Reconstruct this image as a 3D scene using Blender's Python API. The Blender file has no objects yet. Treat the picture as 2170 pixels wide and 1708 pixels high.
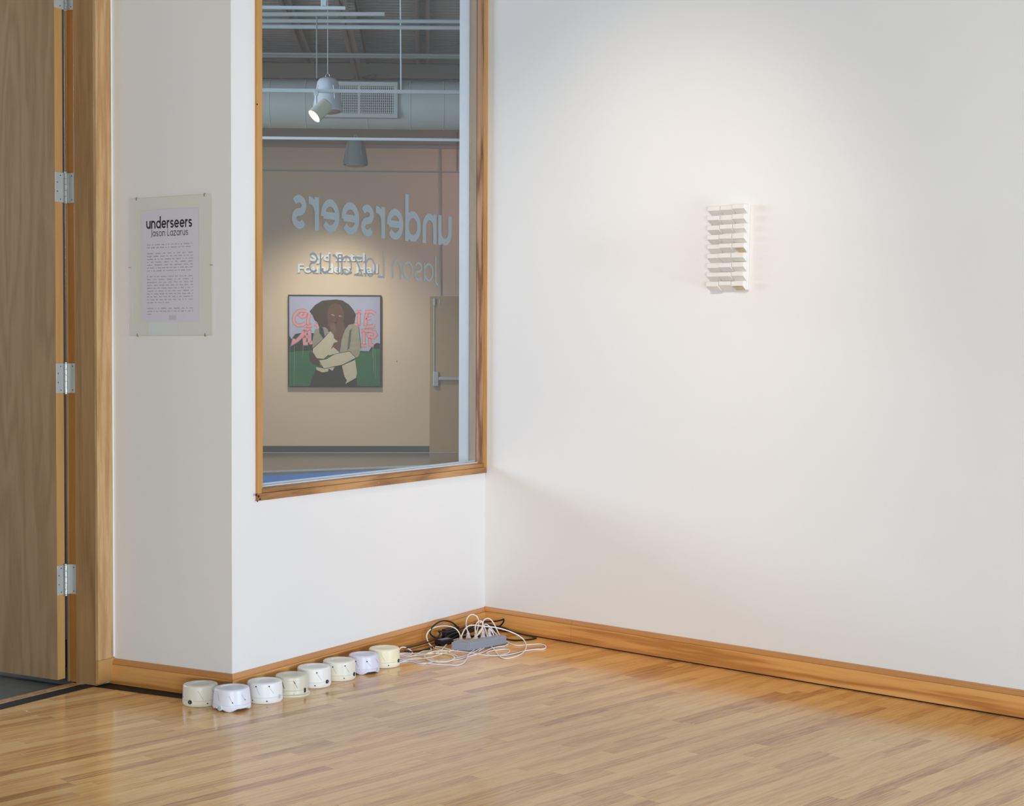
import bpy, math, random
from mathutils import Vector, Matrix
rnd = random.Random(7)
PI = math.pi
R = math.radians
scene = bpy.context.scene
COL = scene.collection

# ------------------------------------------------------------------ camera
W, H = 2170, 1708
F, PITCH, ROLL, EYE = 3345.3, R(1.780), R(0.203), 1.45
fw = Vector((0, math.cos(PITCH), -math.sin(PITCH)))
rt0 = Vector((1, 0, 0)); up0 = rt0.cross(fw)
rt = math.cos(ROLL) * rt0 + math.sin(ROLL) * up0
up = -math.sin(ROLL) * rt0 + math.cos(ROLL) * up0
cam = bpy.data.cameras.new('camera')
camo = bpy.data.objects.new('camera', cam); COL.objects.link(camo)
cam.sensor_width = 36.0; cam.sensor_fit = 'HORIZONTAL'; cam.lens = 36.0 * F / W
cam.clip_start = 0.05; cam.clip_end = 200
m = Matrix((rt, up, -fw)).transposed().to_4x4(); m.translation = (0, 0, EYE)
camo.matrix_world = m
scene.camera = camo
EYEV = Vector((0, 0, EYE))

# ------------------------------------------------------------------ colour management, world
scene.view_settings.view_transform = 'Standard'
scene.view_settings.look = 'None'
scene.view_settings.gamma = 1.0
scene.view_settings.use_curve_mapping = False
scene.view_settings.exposure = 0.0
world = bpy.data.worlds.new('world'); scene.world = world; world.use_nodes = True
bg = world.node_tree.nodes['Background']
bg.inputs[0].default_value = (0.66, 0.84, 1.0, 1); bg.inputs[1].default_value = 2.0

def area(name, loc, target, sx, sy, power, color):
    l = bpy.data.lights.new(name, 'AREA'); l.shape = 'RECTANGLE'; l.size = sx; l.size_y = sy
    l.energy = power; l.color = color
    o = bpy.data.objects.new(name, l); COL.objects.link(o); o.location = loc
    d = Vector(target) - Vector(loc); o.rotation_euler = d.to_track_quat('-Z', 'Y').to_euler(); return o
def spot(name, loc, target, deg, power, color, blend=1.0, rad=0.05):
    l = bpy.data.lights.new(name, 'SPOT'); l.spot_size = R(deg); l.spot_blend = blend; l.energy = power
    l.color = color; l.shadow_soft_size = rad
    o = bpy.data.objects.new(name, l); COL.objects.link(o); o.location = loc
    d = Vector(target) - Vector(loc); o.rotation_euler = d.to_track_quat('-Z', 'Y').to_euler(); return o

# gallery: unseen daylight fills added low at the right and behind the camera, warm ceiling track lamps on the right-hand wall
area('gallery_low_fill', (4.7, 2.2, 0.55), (-0.9, 7.0, 0.2), 2.2, 0.9, 205, (0.64, 0.79, 1.0))  # added low fill that brightens the foot of the window wall
area('gallery_back_fill', (1.0, -4.4, 0.8), (-1.2, 6.9, 0.8), 4.0, 1.3, 395, (0.98, 1.0, 0.94))  # unseen low fill added behind the camera
spot('gallery_track_lamp', (-0.7, 4.9, 3.9), (0.55, 7.68, 1.35), 58, 230, (1.0, 0.86, 0.73), 1.0, 0.12)
spot('gallery_track_lamp', (0.65, 4.0, 3.9), (1.15, 7.08, 1.35), 64, 8, (1.0, 0.84, 0.66), 1.0, 0.05)
# lobby: daylight from its glazed side, added fills low, high and on the far wall, picture lamp, pink exhibition light
area('lobby_daylight_fill', (-9.0, 11.5, 3.4), (1.0, 8.0, 0.7), 3.5, 2.2, 640, (0.74, 0.83, 1.0))
area('lobby_daylight_fill', (-7.0, 12.5, 1.2), (-2.0, 23.0, 1.0), 4.0, 1.6, 110, (1.0, 0.86, 0.50))  # added warm fill that lifts the lower part of the far wall
area('lobby_upper_fill', (-5.0, 12.0, 4.6), (-2.0, 20.0, 4.4), 4.0, 0.8, 25, (0.40, 0.70, 1.0))  # added cool fill for the upper lobby, no window there
spot('lobby_wall_fill', (-2.6, 20.6, 4.0), (-2.65, 23.1, 1.0), 75, 370, (1.0, 0.88, 0.70), 1.0, 0.1)  # added warm spot that brightens the base of the far wall

# ------------------------------------------------------------------ frames and pixel rays
def D(a):
    a = R(a); return Vector((math.sin(a), math.cos(a), 0))
def ray(px, py):
    return (rt * ((px - W / 2) / F) + up * ((H / 2 - py) / F) + fw)
def hit(px, py, p, n):
    d = ray(px, py); n = Vector(n); return EYEV + d * ((Vector(p) - EYEV).dot(n) / d.dot(n))
def onz(px, py, z=0.0):
    return hit(px, py, (0, 0, z), (0, 0, 1))
def frame(o, x):
    x = Vector(x).normalized(); z = Vector((0, 0, 1)); y = z.cross(x)
    mm = Matrix((x, y, z)).transposed().to_4x4(); mm.translation = Vector(o); return mm
def isect(p, d, q, e):   # 2d line intersection p+t d , q+s e
    den = d.x * e.y - d.y * e.x
    t = ((q.x - p.x) * e.y - (q.y - p.y) * e.x) / den
    return p + d * t
AW, AR, AL = 29.99, -46.88, -3.10
U = D(AW); NB = D(AW - 90)             # along the window wall ; out of the gallery
RX = D(AR + 180)                       # along the right wall towards the camera
C = onz(1027.0, 1330.2)
O = isect(C, U, EYEV * 0, Vector(((492.6 - W / 2) / F, 1, 0)))
# exact outer corner: ray through the corner line in plan
d = ray(491.9, 1440); O = isect(Vector((C.x, C.y, 0)), U, Vector((0, 0, 0)), Vector((d.x, d.y, 0))); O.z = 0
d = ray(237.2, 1447); J = isect(O, NB, Vector((0, 0, 0)), Vector((d.x, d.y, 0)))
LS = (J - O).length
LW = (C - O).length
FW = frame(O, U); FR = frame(C, RX)
FD = frame(J, U)                       # door frame: origin at the inner corner of the door wall
LP = onz(730, 958.3)
FL = frame((LP.x, LP.y, 0), D(AL + 90))
FWi, FRi, FDi, FLi = FW.inverted(), FR.inverted(), FD.inverted(), FL.inverted()
def loc(fr, px, py, yoff=0.0):
    """point of the plane y = yoff of a frame, in that frame's own coordinates"""
    n = fr.to_3x3() @ Vector((0, 1, 0)); p = fr @ Vector((0, yoff, 0))
    return fr.inverted() @ hit(px, py, p, n)
def locx(fr, px, py, xoff=0.0):
    n = fr.to_3x3() @ Vector((1, 0, 0)); p = fr @ Vector((xoff, 0, 0))
    return fr.inverted() @ hit(px, py, p, n)
def proj(p):
    v = Vector(p) - EYEV; z = v.dot(fw); return (W / 2 + F * v.dot(rt) / z, H / 2 - F * v.dot(up) / z, z)

# ------------------------------------------------------------------ materials
def srgb(r, g, b):
    def c(v):
        v /= 255.0
        return v / 12.92 if v <= 0.04045 else ((v + 0.055) / 1.055) ** 2.4
    return (c(r), c(g), c(b), 1)
class N:
    def __init__(s, name):
        s.m = bpy.data.materials.new(name); s.m.use_nodes = True; s.t = s.m.node_tree
        s.p = s.t.nodes['Principled BSDF']; s.o = s.t.nodes['Material Output']
    def n(s, typ, **k):
        x = s.t.nodes.new(typ)
        for a, v in k.items(): setattr(x, a, v)
        return x
    def l(s, a, b): s.t.links.new(a, b)
def bump(q, h, strength, dist=0.001):
    b = q.n('ShaderNodeBump'); b.inputs['Strength'].default_value = strength; b.inputs['Distance'].default_value = dist
    q.l(h, b.inputs['Height']); q.l(b.outputs[0], q.p.inputs['Normal'])
def plain(name, col, rough=0.5, spec=0.5, metal=0.0, var=0.05, vs=18.0, bmp=0.0, coat=0.0):
    q = N(name); tc = q.n('ShaderNodeTexCoord'); no = q.n('ShaderNodeTexNoise')
    no.inputs['Scale'].default_value = vs; no.inputs['Detail'].default_value = 4
    q.l(tc.outputs['Object'], no.inputs['Vector'])
    mx = q.n('ShaderNodeMix', data_type='RGBA'); q.l(no.outputs['Fac'], mx.inputs['Factor'])
    mx.inputs[6].default_value = tuple(c * (1 - var) for c in col[:3]) + (1,)
    mx.inputs[7].default_value = tuple(min(1, c * (1 + var)) for c in col[:3]) + (1,)
    q.l(mx.outputs[2], q.p.inputs['Base Color'])
    q.p.inputs['Roughness'].default_value = rough; q.p.inputs['Metallic'].default_value = metal
    q.p.inputs['Specular IOR Level'].default_value = spec; q.p.inputs['Coat Weight'].default_value = coat
    if bmp: bump(q, no.outputs['Fac'], bmp)
    return q.m
def wall_paint(name, col, bmp=0.25):
    q = N(name); tc = q.n('ShaderNodeTexCoord')
    n1 = q.n('ShaderNodeTexNoise'); n1.inputs['Scale'].default_value = 1.3; n1.inputs['Detail'].default_value = 3
    n2 = q.n('ShaderNodeTexNoise'); n2.inputs['Scale'].default_value = 260; n2.inputs['Detail'].default_value = 2
    n3 = q.n('ShaderNodeTexVoronoi'); n3.inputs['Scale'].default_value = 9
    for x in (n1, n2, n3): q.l(tc.outputs['Object'], x.inputs['Vector'])
    mx = q.n('ShaderNodeMix', data_type='RGBA'); q.l(n1.outputs['Fac'], mx.inputs['Factor'])
    mx.inputs[6].default_value = tuple(c * 0.97 for c in col[:3]) + (1,)
    mx.inputs[7].default_value = tuple(min(1, c * 1.02) for c in col[:3]) + (1,)
    q.l(mx.outputs[2], q.p.inputs['Base Color']); q.p.inputs['Roughness'].default_value = 0.75
    q.p.inputs['Specular IOR Level'].default_value = 0.25
    bump(q, n2.outputs['Fac'], bmp, 0.0006)
    return q.m
def wood(name, dark, mid, light, axis='X', scale=1.0, stretch=14.0, wave=0.5, rough=0.42, coat=0.15, bands=6.0, dist=5.0, fine=0.35, specks=None):
    """long-grain wood: stretched noise with distorted growth bands; grain runs along one local axis"""
    q = N(name); tc = q.n('ShaderNodeTexCoord'); mp = q.n('ShaderNodeMapping')
    s = [scale] * 3; s['XYZ'.index(axis)] = scale / stretch
    mp.inputs['Scale'].default_value = s
    q.l(tc.outputs['Object'], mp.inputs['Vector'])
    na = q.n('ShaderNodeTexNoise'); na.inputs['Scale'].default_value = 3.0; na.inputs['Detail'].default_value = 3
    q.l(mp.outputs[0], na.inputs['Vector'])
    nb = q.n('ShaderNodeTexNoise'); nb.inputs['Scale'].default_value = 55.0; nb.inputs['Detail'].default_value = 5
    q.l(mp.outputs[0], nb.inputs['Vector'])
    mu = q.n('ShaderNodeMath', operation='MULTIPLY'); mu.inputs[1].default_value = bands * 6.28; q.l(na.outputs['Fac'], mu.inputs[0])
    si = q.n('ShaderNodeMath', operation='SINE'); q.l(mu.outputs[0], si.inputs[0])
    ma = q.n('ShaderNodeMath', operation='MULTIPLY_ADD'); ma.inputs[1].default_value = 0.5 * wave; ma.inputs[2].default_value = 0.5
    q.l(si.outputs[0], ma.inputs[0])
    mb = q.n('ShaderNodeMath', operation='MULTIPLY_ADD'); mb.inputs[1].default_value = fine * 2; q.l(nb.outputs['Fac'], mb.inputs[0])
    sb = q.n('ShaderNodeMath', operation='SUBTRACT'); sb.inputs[1].default_value = fine; q.l(ma.outputs[0], mb.inputs[2]); q.l(mb.outputs[0], sb.inputs[0])
    cr = q.n('ShaderNodeValToRGB'); q.l(sb.outputs[0], cr.inputs[0])
    e = cr.color_ramp.elements; e[0].position = 0.05; e[0].color = dark; e[1].position = 0.95; e[1].color = light
    x = e.new(0.45); x.color = mid
    outc = cr.outputs[0]
    if specks:
        ns = q.n('ShaderNodeTexNoise'); ns.inputs['Scale'].default_value = 70; ns.inputs['Detail'].default_value = 3
        q.l(tc.outputs['Object'], ns.inputs['Vector'])
        gt = q.n('ShaderNodeMath', operation='GREATER_THAN'); gt.inputs[1].default_value = specks; q.l(ns.outputs['Fac'], gt.inputs[0])
        mx = q.n('ShaderNodeMix', data_type='RGBA'); q.l(gt.outputs[0], mx.inputs['Factor']); q.l(outc, mx.inputs[6])
        mx.inputs[7].default_value = srgb(215, 205, 195); outc = mx.outputs[2]
    q.l(outc, q.p.inputs['Base Color'])
    q.p.inputs['Roughness'].default_value = rough; q.p.inputs['Coat Weight'].default_value = coat; q.p.inputs['Coat Roughness'].default_value = 0.2
    q.p.inputs['Specular IOR Level'].default_value = 0.4
    bump(q, nb.outputs['Fac'], 0.12, 0.0006)
    return q.m
def floor_mat():
    q = N('oak_strip'); tc = q.n('ShaderNodeTexCoord'); at = q.n('ShaderNodeAttribute', attribute_name='shade')
    sc = q.n('ShaderNodeVectorMath', operation='SCALE'); q.l(at.outputs['Vector'], sc.inputs[0]); sc.inputs['Scale'].default_value = 37.0
    ad = q.n('ShaderNodeVectorMath', operation='ADD'); q.l(tc.outputs['Object'], ad.inputs[0]); q.l(sc.outputs[0], ad.inputs[1])
    mp = q.n('ShaderNodeMapping'); mp.inputs['Scale'].default_value = (0.55, 9.0, 9.0); q.l(ad.outputs[0], mp.inputs['Vector'])
    na = q.n('ShaderNodeTexNoise'); na.inputs['Scale'].default_value = 2.2; na.inputs['Detail'].default_value = 3; q.l(mp.outputs[0], na.inputs['Vector'])
    mu = q.n('ShaderNodeMath', operation='MULTIPLY'); mu.inputs[1].default_value = 42; q.l(na.outputs['Fac'], mu.inputs[0])
    si = q.n('ShaderNodeMath', operation='SINE'); q.l(mu.outputs[0], si.inputs[0])
    nb = q.n('ShaderNodeTexNoise'); nb.inputs['Scale'].default_value = 26; nb.inputs['Detail'].default_value = 5; q.l(mp.outputs[0], nb.inputs['Vector'])
    # value = .5 + .16*sin + .55*(fine-.5) + .55*(shade-.5)
    a1 = q.n('ShaderNodeMath', operation='MULTIPLY_ADD'); a1.inputs[1].default_value = 0.13; a1.inputs[2].default_value = 0.5; q.l(si.outputs[0], a1.inputs[0])
    a2 = q.n('ShaderNodeMath', operation='MULTIPLY_ADD'); a2.inputs[1].default_value = 0.55; q.l(nb.outputs['Fac'], a2.inputs[0]); q.l(a1.outputs[0], a2.inputs[2])
    sx = q.n('ShaderNodeSeparateXYZ'); q.l(at.outputs['Vector'], sx.inputs[0])
    a3 = q.n('ShaderNodeMath', operation='MULTIPLY_ADD'); a3.inputs[1].default_value = 0.62; q.l(sx.outputs[0], a3.inputs[0]); q.l(a2.outputs[0], a3.inputs[2])
    a4 = q.n('ShaderNodeMath', operation='SUBTRACT'); a4.inputs[1].default_value = 0.585; q.l(a3.outputs[0], a4.inputs[0])
    cr = q.n('ShaderNodeValToRGB'); q.l(a4.outputs[0], cr.inputs[0]); e = cr.color_ramp.elements
    e[0].position = 0.0; e[0].color = srgb(172, 120, 78); e[1].position = 1.0; e[1].color = srgb(246, 206, 146)
    x = e.new(0.35); x.color = srgb(221, 170, 110); x = e.new(0.65); x.color = srgb(238, 192, 128)
    # amber finish that foot traffic has not worn, reflection partly painted in: a border along the right wall
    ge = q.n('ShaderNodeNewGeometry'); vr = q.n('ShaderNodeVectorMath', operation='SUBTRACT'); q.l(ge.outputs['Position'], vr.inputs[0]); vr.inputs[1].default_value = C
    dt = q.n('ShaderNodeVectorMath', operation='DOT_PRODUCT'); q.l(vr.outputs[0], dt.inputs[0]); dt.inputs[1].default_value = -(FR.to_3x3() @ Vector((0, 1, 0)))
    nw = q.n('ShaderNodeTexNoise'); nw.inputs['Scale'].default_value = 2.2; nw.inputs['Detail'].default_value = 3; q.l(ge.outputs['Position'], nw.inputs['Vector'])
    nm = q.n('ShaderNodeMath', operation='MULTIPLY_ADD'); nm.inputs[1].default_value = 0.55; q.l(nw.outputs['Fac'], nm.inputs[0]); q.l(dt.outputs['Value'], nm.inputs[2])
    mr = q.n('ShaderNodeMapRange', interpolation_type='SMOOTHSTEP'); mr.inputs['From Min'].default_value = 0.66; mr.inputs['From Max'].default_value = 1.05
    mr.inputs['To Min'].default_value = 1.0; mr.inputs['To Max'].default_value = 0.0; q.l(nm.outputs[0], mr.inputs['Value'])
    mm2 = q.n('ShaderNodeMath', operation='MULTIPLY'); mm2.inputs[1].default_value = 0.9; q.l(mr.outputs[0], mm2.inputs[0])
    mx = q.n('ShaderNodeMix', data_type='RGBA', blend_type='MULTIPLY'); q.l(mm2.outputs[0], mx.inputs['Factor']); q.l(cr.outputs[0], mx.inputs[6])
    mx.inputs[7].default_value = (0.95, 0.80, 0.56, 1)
    q.l(mx.outputs[2], q.p.inputs['Base Color'])
    nr = q.n('ShaderNodeTexNoise'); nr.inputs['Scale'].default_value = 3.0; nr.inputs['Detail'].default_value = 4; q.l(tc.outputs['Object'], nr.inputs['Vector'])
    rr = q.n('ShaderNodeMapRange'); rr.inputs['To Min'].default_value = 0.10; rr.inputs['To Max'].default_value = 0.22; q.l(nr.outputs['Fac'], rr.inputs['Value'])
    q.l(rr.outputs[0], q.p.inputs['Roughness']); q.p.inputs['Specular IOR Level'].default_value = 0.38
    bump(q, nb.outputs['Fac'], 0.05, 0.0005)
    return q.m

M = {}
M['wall'] = wall_paint('wall_white_paint', srgb(232, 231, 230))
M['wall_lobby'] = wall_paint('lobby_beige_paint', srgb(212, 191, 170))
M['wall_hall'] = wall_paint('lobby_beige_dimmed', srgb(150, 138, 130))  # beige darkened in colour for the light falling off higher up
M['ceil'] = wall_paint('ceiling_paint', srgb(120, 118, 116))  # grey kept dark to cut fill light on the upper walls
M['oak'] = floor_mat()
M['pine'] = wood('pine_varnish', srgb(180, 120, 58), srgb(212, 152, 84), srgb(224, 168, 100), 'X', 5.0, 24.0, wave=0.85, bands=3, fine=0.2, specks=0.80, rough=0.35, coat=0.3)
M['pine_cap'] = wood('pine_cap', srgb(160, 100, 52), srgb(192, 132, 74), srgb(206, 150, 92), 'X', 1.0, 12.0, wave=0.4, bands=5, fine=0.25, rough=0.3, coat=0.4)
M['door'] = wood('oak_veneer', srgb(146, 114, 82), srgb(162, 130, 96), srgb(174, 144, 110), 'Z', 1.3, 9.0, wave=0.4, bands=11, fine=0.34, rough=0.38, coat=0.5)
M['door_edge'] = wood('oak_edge', srgb(176, 132, 78), srgb(192, 148, 90), srgb(206, 162, 104), 'Z', 2.0, 14.0, wave=0.2, fine=0.25, rough=0.5, coat=0.1)
M['jamb'] = wood('oak_jamb', srgb(132, 98, 58), srgb(160, 124, 80), srgb(178, 142, 98), 'Z', 1.6, 16.0, wave=0.35, bands=6, fine=0.35, rough=0.42)
M['casing'] = wood('oak_casing', srgb(164, 122, 76), srgb(190, 150, 102), srgb(214, 178, 134), 'Z', 3.5, 14.0, wave=0.4, bands=5, fine=0.32, rough=0.42)
M['rabbet'] = wood('oak_rabbet', srgb(140, 92, 42), srgb(166, 114, 58), srgb(184, 132, 72), 'Z', 2.0, 14.0, wave=0.2, fine=0.25)
M['win'] = wood('fir_casing', srgb(128, 84, 46), srgb(172, 124, 72), srgb(196, 150, 96), 'X', 1.8, 9.0, wave=0.6, bands=5, fine=0.3, specks=0.74)
M['win_v'] = wood('fir_casing_upright', srgb(150, 100, 44), srgb(186, 136, 70), srgb(206, 158, 96), 'Z', 1.8, 12.0, wave=0.3, bands=4, fine=0.25)
M['win_j'] = wood('fir_jamb', srgb(122, 86, 64), srgb(170, 132, 104), srgb(188, 150, 122), 'Z', 4.0, 12.0, wave=0.8, bands=4, fine=0.25)
M['win_in'] = wood('fir_jamb_lobby', srgb(190, 160, 132), srgb(204, 176, 148), srgb(214, 186, 158), 'Z', 2.4, 12.0, wave=0.2, bands=4, fine=0.25)
M['white_trim'] = plain('white_enamel', srgb(240, 242, 242), 0.45)
M['bead'] = plain('glazing_tape', srgb(222, 218, 218), 0.5, var=0.08)
M['felt'] = plain('blue_felt', srgb(104, 156, 226), 0.95, 0.1, var=0.12, vs=160, bmp=0.4)
M['brown_strip'] = plain('brown_edging', srgb(150, 128, 106), 0.6)
M['steel'] = plain('zinc_plate', srgb(196, 200, 200), 0.42, 0.5, 0.35, 0.06, 60)
M['steel2'] = plain('brushed_barrel', srgb(176, 178, 174), 0.3, 0.5, 0.6, 0.08, 60)
M['screw'] = plain('screw_dark', srgb(70, 70, 68), 0.5, 0.5, 0.3)
M['black'] = plain('black_strip', srgb(24, 25, 27), 0.6, 0.3)
M['slab'] = plain('subfloor_dark', srgb(40, 34, 30), 0.9)
M['lobby_floor'] = plain('lobby_terrazzo', srgb(132, 122, 108), 0.16, 0.5, 0, 0.06, 6, bmp=0.0)
M['entry_floor'] = plain('slate_tile', srgb(92, 98, 92), 0.5, 0.4, 0, 0.35, 14, bmp=0.1)
M['base_dark'] = plain('cove_base_rubber', srgb(62, 62, 68), 0.6)
M['paper'] = plain('printed_sheet', srgb(226, 222, 242), 0.7, 0.3, var=0.01)
M['paper2'] = plain('backing_sheet', srgb(226, 232, 240), 0.7, 0.3, var=0.01)
M['ink'] = plain('ink', srgb(28, 27, 32), 0.7)
M['ink2'] = plain('ink_soft', srgb(66, 64, 76), 0.7)
M['brass'] = plain('clip_brass', srgb(140, 126, 100), 0.4, 0.5, 0.6)
M['relief'] = plain('chalky_white', srgb(230, 227, 222), 0.6, 0.3, var=0.03, vs=30, bmp=0.3)
M['stain'] = plain('rust_stain', srgb(206, 190, 154), 0.8, var=0.2)
M['vinyl'] = plain('vinyl_letter', srgb(126, 140, 148), 0.6, var=0.03)
M['letter_metal'] = plain('brushed_letter', srgb(214, 218, 226), 0.35, 0.6, 0.1)
M['duct'] = plain('duct_paint', srgb(196, 206, 210), 0.5, var=0.03, vs=3)
M['deck'] = plain('roof_deck', srgb(150, 142, 140), 0.6)
M['joist'] = plain('steel_joist', srgb(158, 142, 134), 0.6)
M['rail'] = plain('track_white', srgb(214, 226, 232), 0.45)
M['rail_dim'] = plain('conduit_grey', srgb(150, 152, 156), 0.5)
M['cable_dark'] = plain('cable_dark', srgb(50, 46, 48), 0.7)
M['speaker'] = plain('speaker_white', srgb(206, 214, 224), 0.5)
M['speaker_dim'] = plain('speaker_shaded', srgb(118, 126, 132), 0.6)  # shaded copy of the speaker white, dimness put into the colour
M['lamp_body'] = plain('lamp_cream', srgb(214, 214, 196), 0.45)
M['lobby_door'] = plain('tan_laminate', srgb(176, 150, 118), 0.5, 0.4, 0, 0.05, 40)
M['chrome'] = plain('satin_chrome', srgb(180, 184, 190), 0.35, 0.5, 0.5)
M['vent_dark'] = plain('vent_dark', srgb(70, 70, 72), 0.8)
M['cord_w'] = plain('cord_white', srgb(236, 234, 232), 0.4, 0.4)
M['cord_c'] = plain('cord_cream', srgb(238, 232, 216), 0.45, 0.4)
M['cord_l'] = plain('cord_cool_white', srgb(226, 226, 240), 0.4, 0.4)
M['cord_k'] = plain('cord_black', srgb(30, 30, 33), 0.4, 0.4)
M['strip'] = plain('power_strip_grey', srgb(140, 146, 160), 0.5)
M['plug'] = plain('plug_white', srgb(226, 228, 236), 0.4)
M['hole'] = plain('hole_dark', srgb(16, 15, 15), 0.6)
M['slit'] = plain('slit_shadow', srgb(128, 122, 116), 0.8)
def emis(name, col, s):
    q = N(name); q.p.inputs['Emission Color'].default_value = col; q.p.inputs['Emission Strength'].default_value = s
    q.p.inputs['Base Color'].default_value = col
    nz = q.n('ShaderNodeTexNoise'); nz.inputs['Scale'].default_value = 30
    return q.m
M['bulb'] = emis('bulb_glow', srgb(255, 236, 190), 9.0)
def glass(name, tint, refl=1.0):
    q = N(name); q.t.nodes.remove(q.p)
    tr = q.n('ShaderNodeBsdfTransparent'); tr.inputs[0].default_value = tint
    gl = q.n('ShaderNodeBsdfGlossy'); gl.inputs['Roughness'].default_value = 0.0; gl.inputs[0].default_value = (1, 1, 1, 1)
    lwt = q.n('ShaderNodeLayerWeight'); lwt.inputs[0].default_value = 0.5
    pw_ = q.n('ShaderNodeMath', operation='POWER'); pw_.inputs[1].default_value = 5; q.l(lwt.outputs['Facing'], pw_.inputs[0])
    mu = q.n('ShaderNodeMath', operation='MULTIPLY_ADD'); mu.inputs[1].default_value = 0.96 * refl; mu.inputs[2].default_value = 0.04 * refl; q.l(pw_.outputs[0], mu.inputs[0])
    mx = q.n('ShaderNodeMixShader'); q.l(mu.outputs[0], mx.inputs[0]); q.l(tr.outputs[0], mx.inputs[1]); q.l(gl.outputs[0], mx.inputs[2])
    q.l(mx.outputs[0], q.o.inputs['Surface']); return q.m
M['glass'] = glass('window_glass', (0.90, 0.95, 0.97, 1), 1.0)
M['acrylic'] = glass('clear_acrylic', (0.98, 0.98, 0.962, 1), 0.5)

# ------------------------------------------------------------------ mesh helpers
class MB:
    def __init__(s): s.v = []; s.f = []; s.mi = []; s.k = 0
    def add(s, vs, fs):
        b = len(s.v); s.v += [tuple(v) for v in vs]
        for f in fs: s.f.append([b + i for i in f]); s.mi.append(s.k)
        return s
    def box(s, x0, x1, y0, y1, z0, z1):
        vs = [(x, y, z) for z in (z0, z1) for y in (y0, y1) for x in (x0, x1)]
        return s.add(vs, [(0, 2, 3, 1), (4, 5, 7, 6), (0, 1, 5, 4), (2, 6, 7, 3), (0, 4, 6, 2), (1, 3, 7, 5)])
    def prism(s, poly, axis, a, b):
        """poly of 2d points extruded along axis (0,1,2) from a to b"""
        n = len(poly)
        def mk(p, t):
            q = list(p); q.insert(axis, t); return q
        vs = [mk(p, a) for p in poly] + [mk(p, b) for p in poly]
        fs = [list(range(n))[::-1], list(range(n, 2 * n))] + [(i, (i + 1) % n, n + (i + 1) % n, n + i) for i in range(n)]
        return s.add(vs, fs)
    def lathe(s, prof, seg=48, zmod=None, cx=0, cy=0):
        vs = []
        for r, z in prof:
            for i in range(seg):
                a = 2 * PI * i / seg; zz = z if zmod is None else zmod(a, r, z)
                vs.append((cx + r * math.cos(a), cy + r * math.sin(a), zz))
        fs = []
        for j in range(len(prof) - 1):
            for i in range(seg):
                i2 = (i + 1) % seg
                fs.append((j * seg + i, j * seg + i2, (j + 1) * seg + i2, (j + 1) * seg + i))
        fs.append(list(range(seg))[::-1]); k = (len(prof) - 1) * seg; fs.append([k + i for i in range(seg)])
        return s.add(vs, fs)
    def tube(s, pts, r, seg=8, caps=True):
        pts = [Vector(p) for p in pts]; n = len(pts); vs = []; prev = None
        for i, p in enumerate(pts):
            t = (pts[min(i + 1, n - 1)] - pts[max(i - 1, 0)]).normalized()
            if prev is None:
                a = Vector((0, 0, 1)) if abs(t.z) < 0.9 else Vector((1, 0, 0)); nn = t.cross(a).normalized()
            else:
                nn = (prev - t * prev.dot(t)).normalized()
            prev = nn; bb = t.cross(nn); rr = r[i] if isinstance(r, (list, tuple)) else r
            for k in range(seg):
                a = 2 * PI * k / seg; vs.append(p + (nn * math.cos(a) + bb * math.sin(a)) * rr)
        fs = []
        for i in range(n - 1):
            for k in range(seg):
                k2 = (k + 1) % seg; fs.append((i * seg + k, i * seg + k2, (i + 1) * seg + k2, (i + 1) * seg + k))
        if caps: fs.append(list(range(seg))[::-1]); fs.append([(n - 1) * seg + k for k in range(seg)])
        return s.add(vs, fs)
    def build(s, name, mat, parent=None, fr=None, bevel=0, smooth=False, seg=2):
        me = bpy.data.meshes.new(name); me.from_pydata(s.v, [], s.f)
        mats = mat if isinstance(mat, (list, tuple)) else [mat]
        for mm in mats: me.materials.append(mm)
        if len(mats) > 1: me.polygons.foreach_set('material_index', s.mi)
        me.update()
        o = bpy.data.objects.new(name, me); COL.objects.link(o)
        if parent: o.parent = parent
        elif fr is not None: o.matrix_world = fr
        if smooth:
            me.shade_smooth()
            try: me.set_sharp_from_angle(angle=R(40))
            except Exception: pass
        if bevel:
            b = o.modifiers.new('b', 'BEVEL'); b.width = bevel; b.segments = seg; b.limit_method = 'ANGLE'; b.angle_limit = R(40)
        return o
def empty(name, fr):
    o = bpy.data.objects.new(name, None); COL.objects.link(o); o.matrix_world = fr; o.empty_display_size = 0.05; return o
def tag(o, label, cat=None, group=None, kind=None):
    if label: o['label'] = label
    if cat: o['category'] = cat
    if group: o['group'] = group
    if kind: o['kind'] = kind
    return o
def T(x, y, z): return Matrix.Translation((x, y, z))

# ------------------------------------------------------------------ room shell
HZ, TH = 5.9, 0.16
# window opening in the window wall, frame coordinates (x along, z up)
wl = loc(FW, 541.5, 1061.5); WX0, WZ0 = wl.x, wl.z
WX1, WZ1 = LW - 0.003, 3.55
mb = MB()
mb.prism([(0, 0), (TH, TH), (WX0, TH), (WX0, 0)], 2, 0, HZ)
mb.box(WX0, LW + 0.0, 0, TH, 0, WZ0)
mb.box(WX0, LW + 0.0, 0, TH, WZ1, HZ)
tag(mb.build('wall_back', M['wall'], fr=FW), 'bright white wall with the tall window and row of noise machines below', 'wall', kind='structure')
mb = MB(); mb.prism([(0, 0), (0, LS + 0.0), (TH, LS + 0.0), (TH, TH)], 2, 0, HZ)
tag(mb.build('wall_left', M['wall'], fr=FW), 'narrow grey-lit white wall carrying the exhibition text panel', 'wall', kind='structure')
mb = MB(); mb.box(-0.0, 7.0, 0, TH, 0, HZ)
tag(mb.build('wall_right', M['wall'], fr=FR), 'wide blank white wall with the small white relief hung on it', 'wall', kind='structure')
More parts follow.
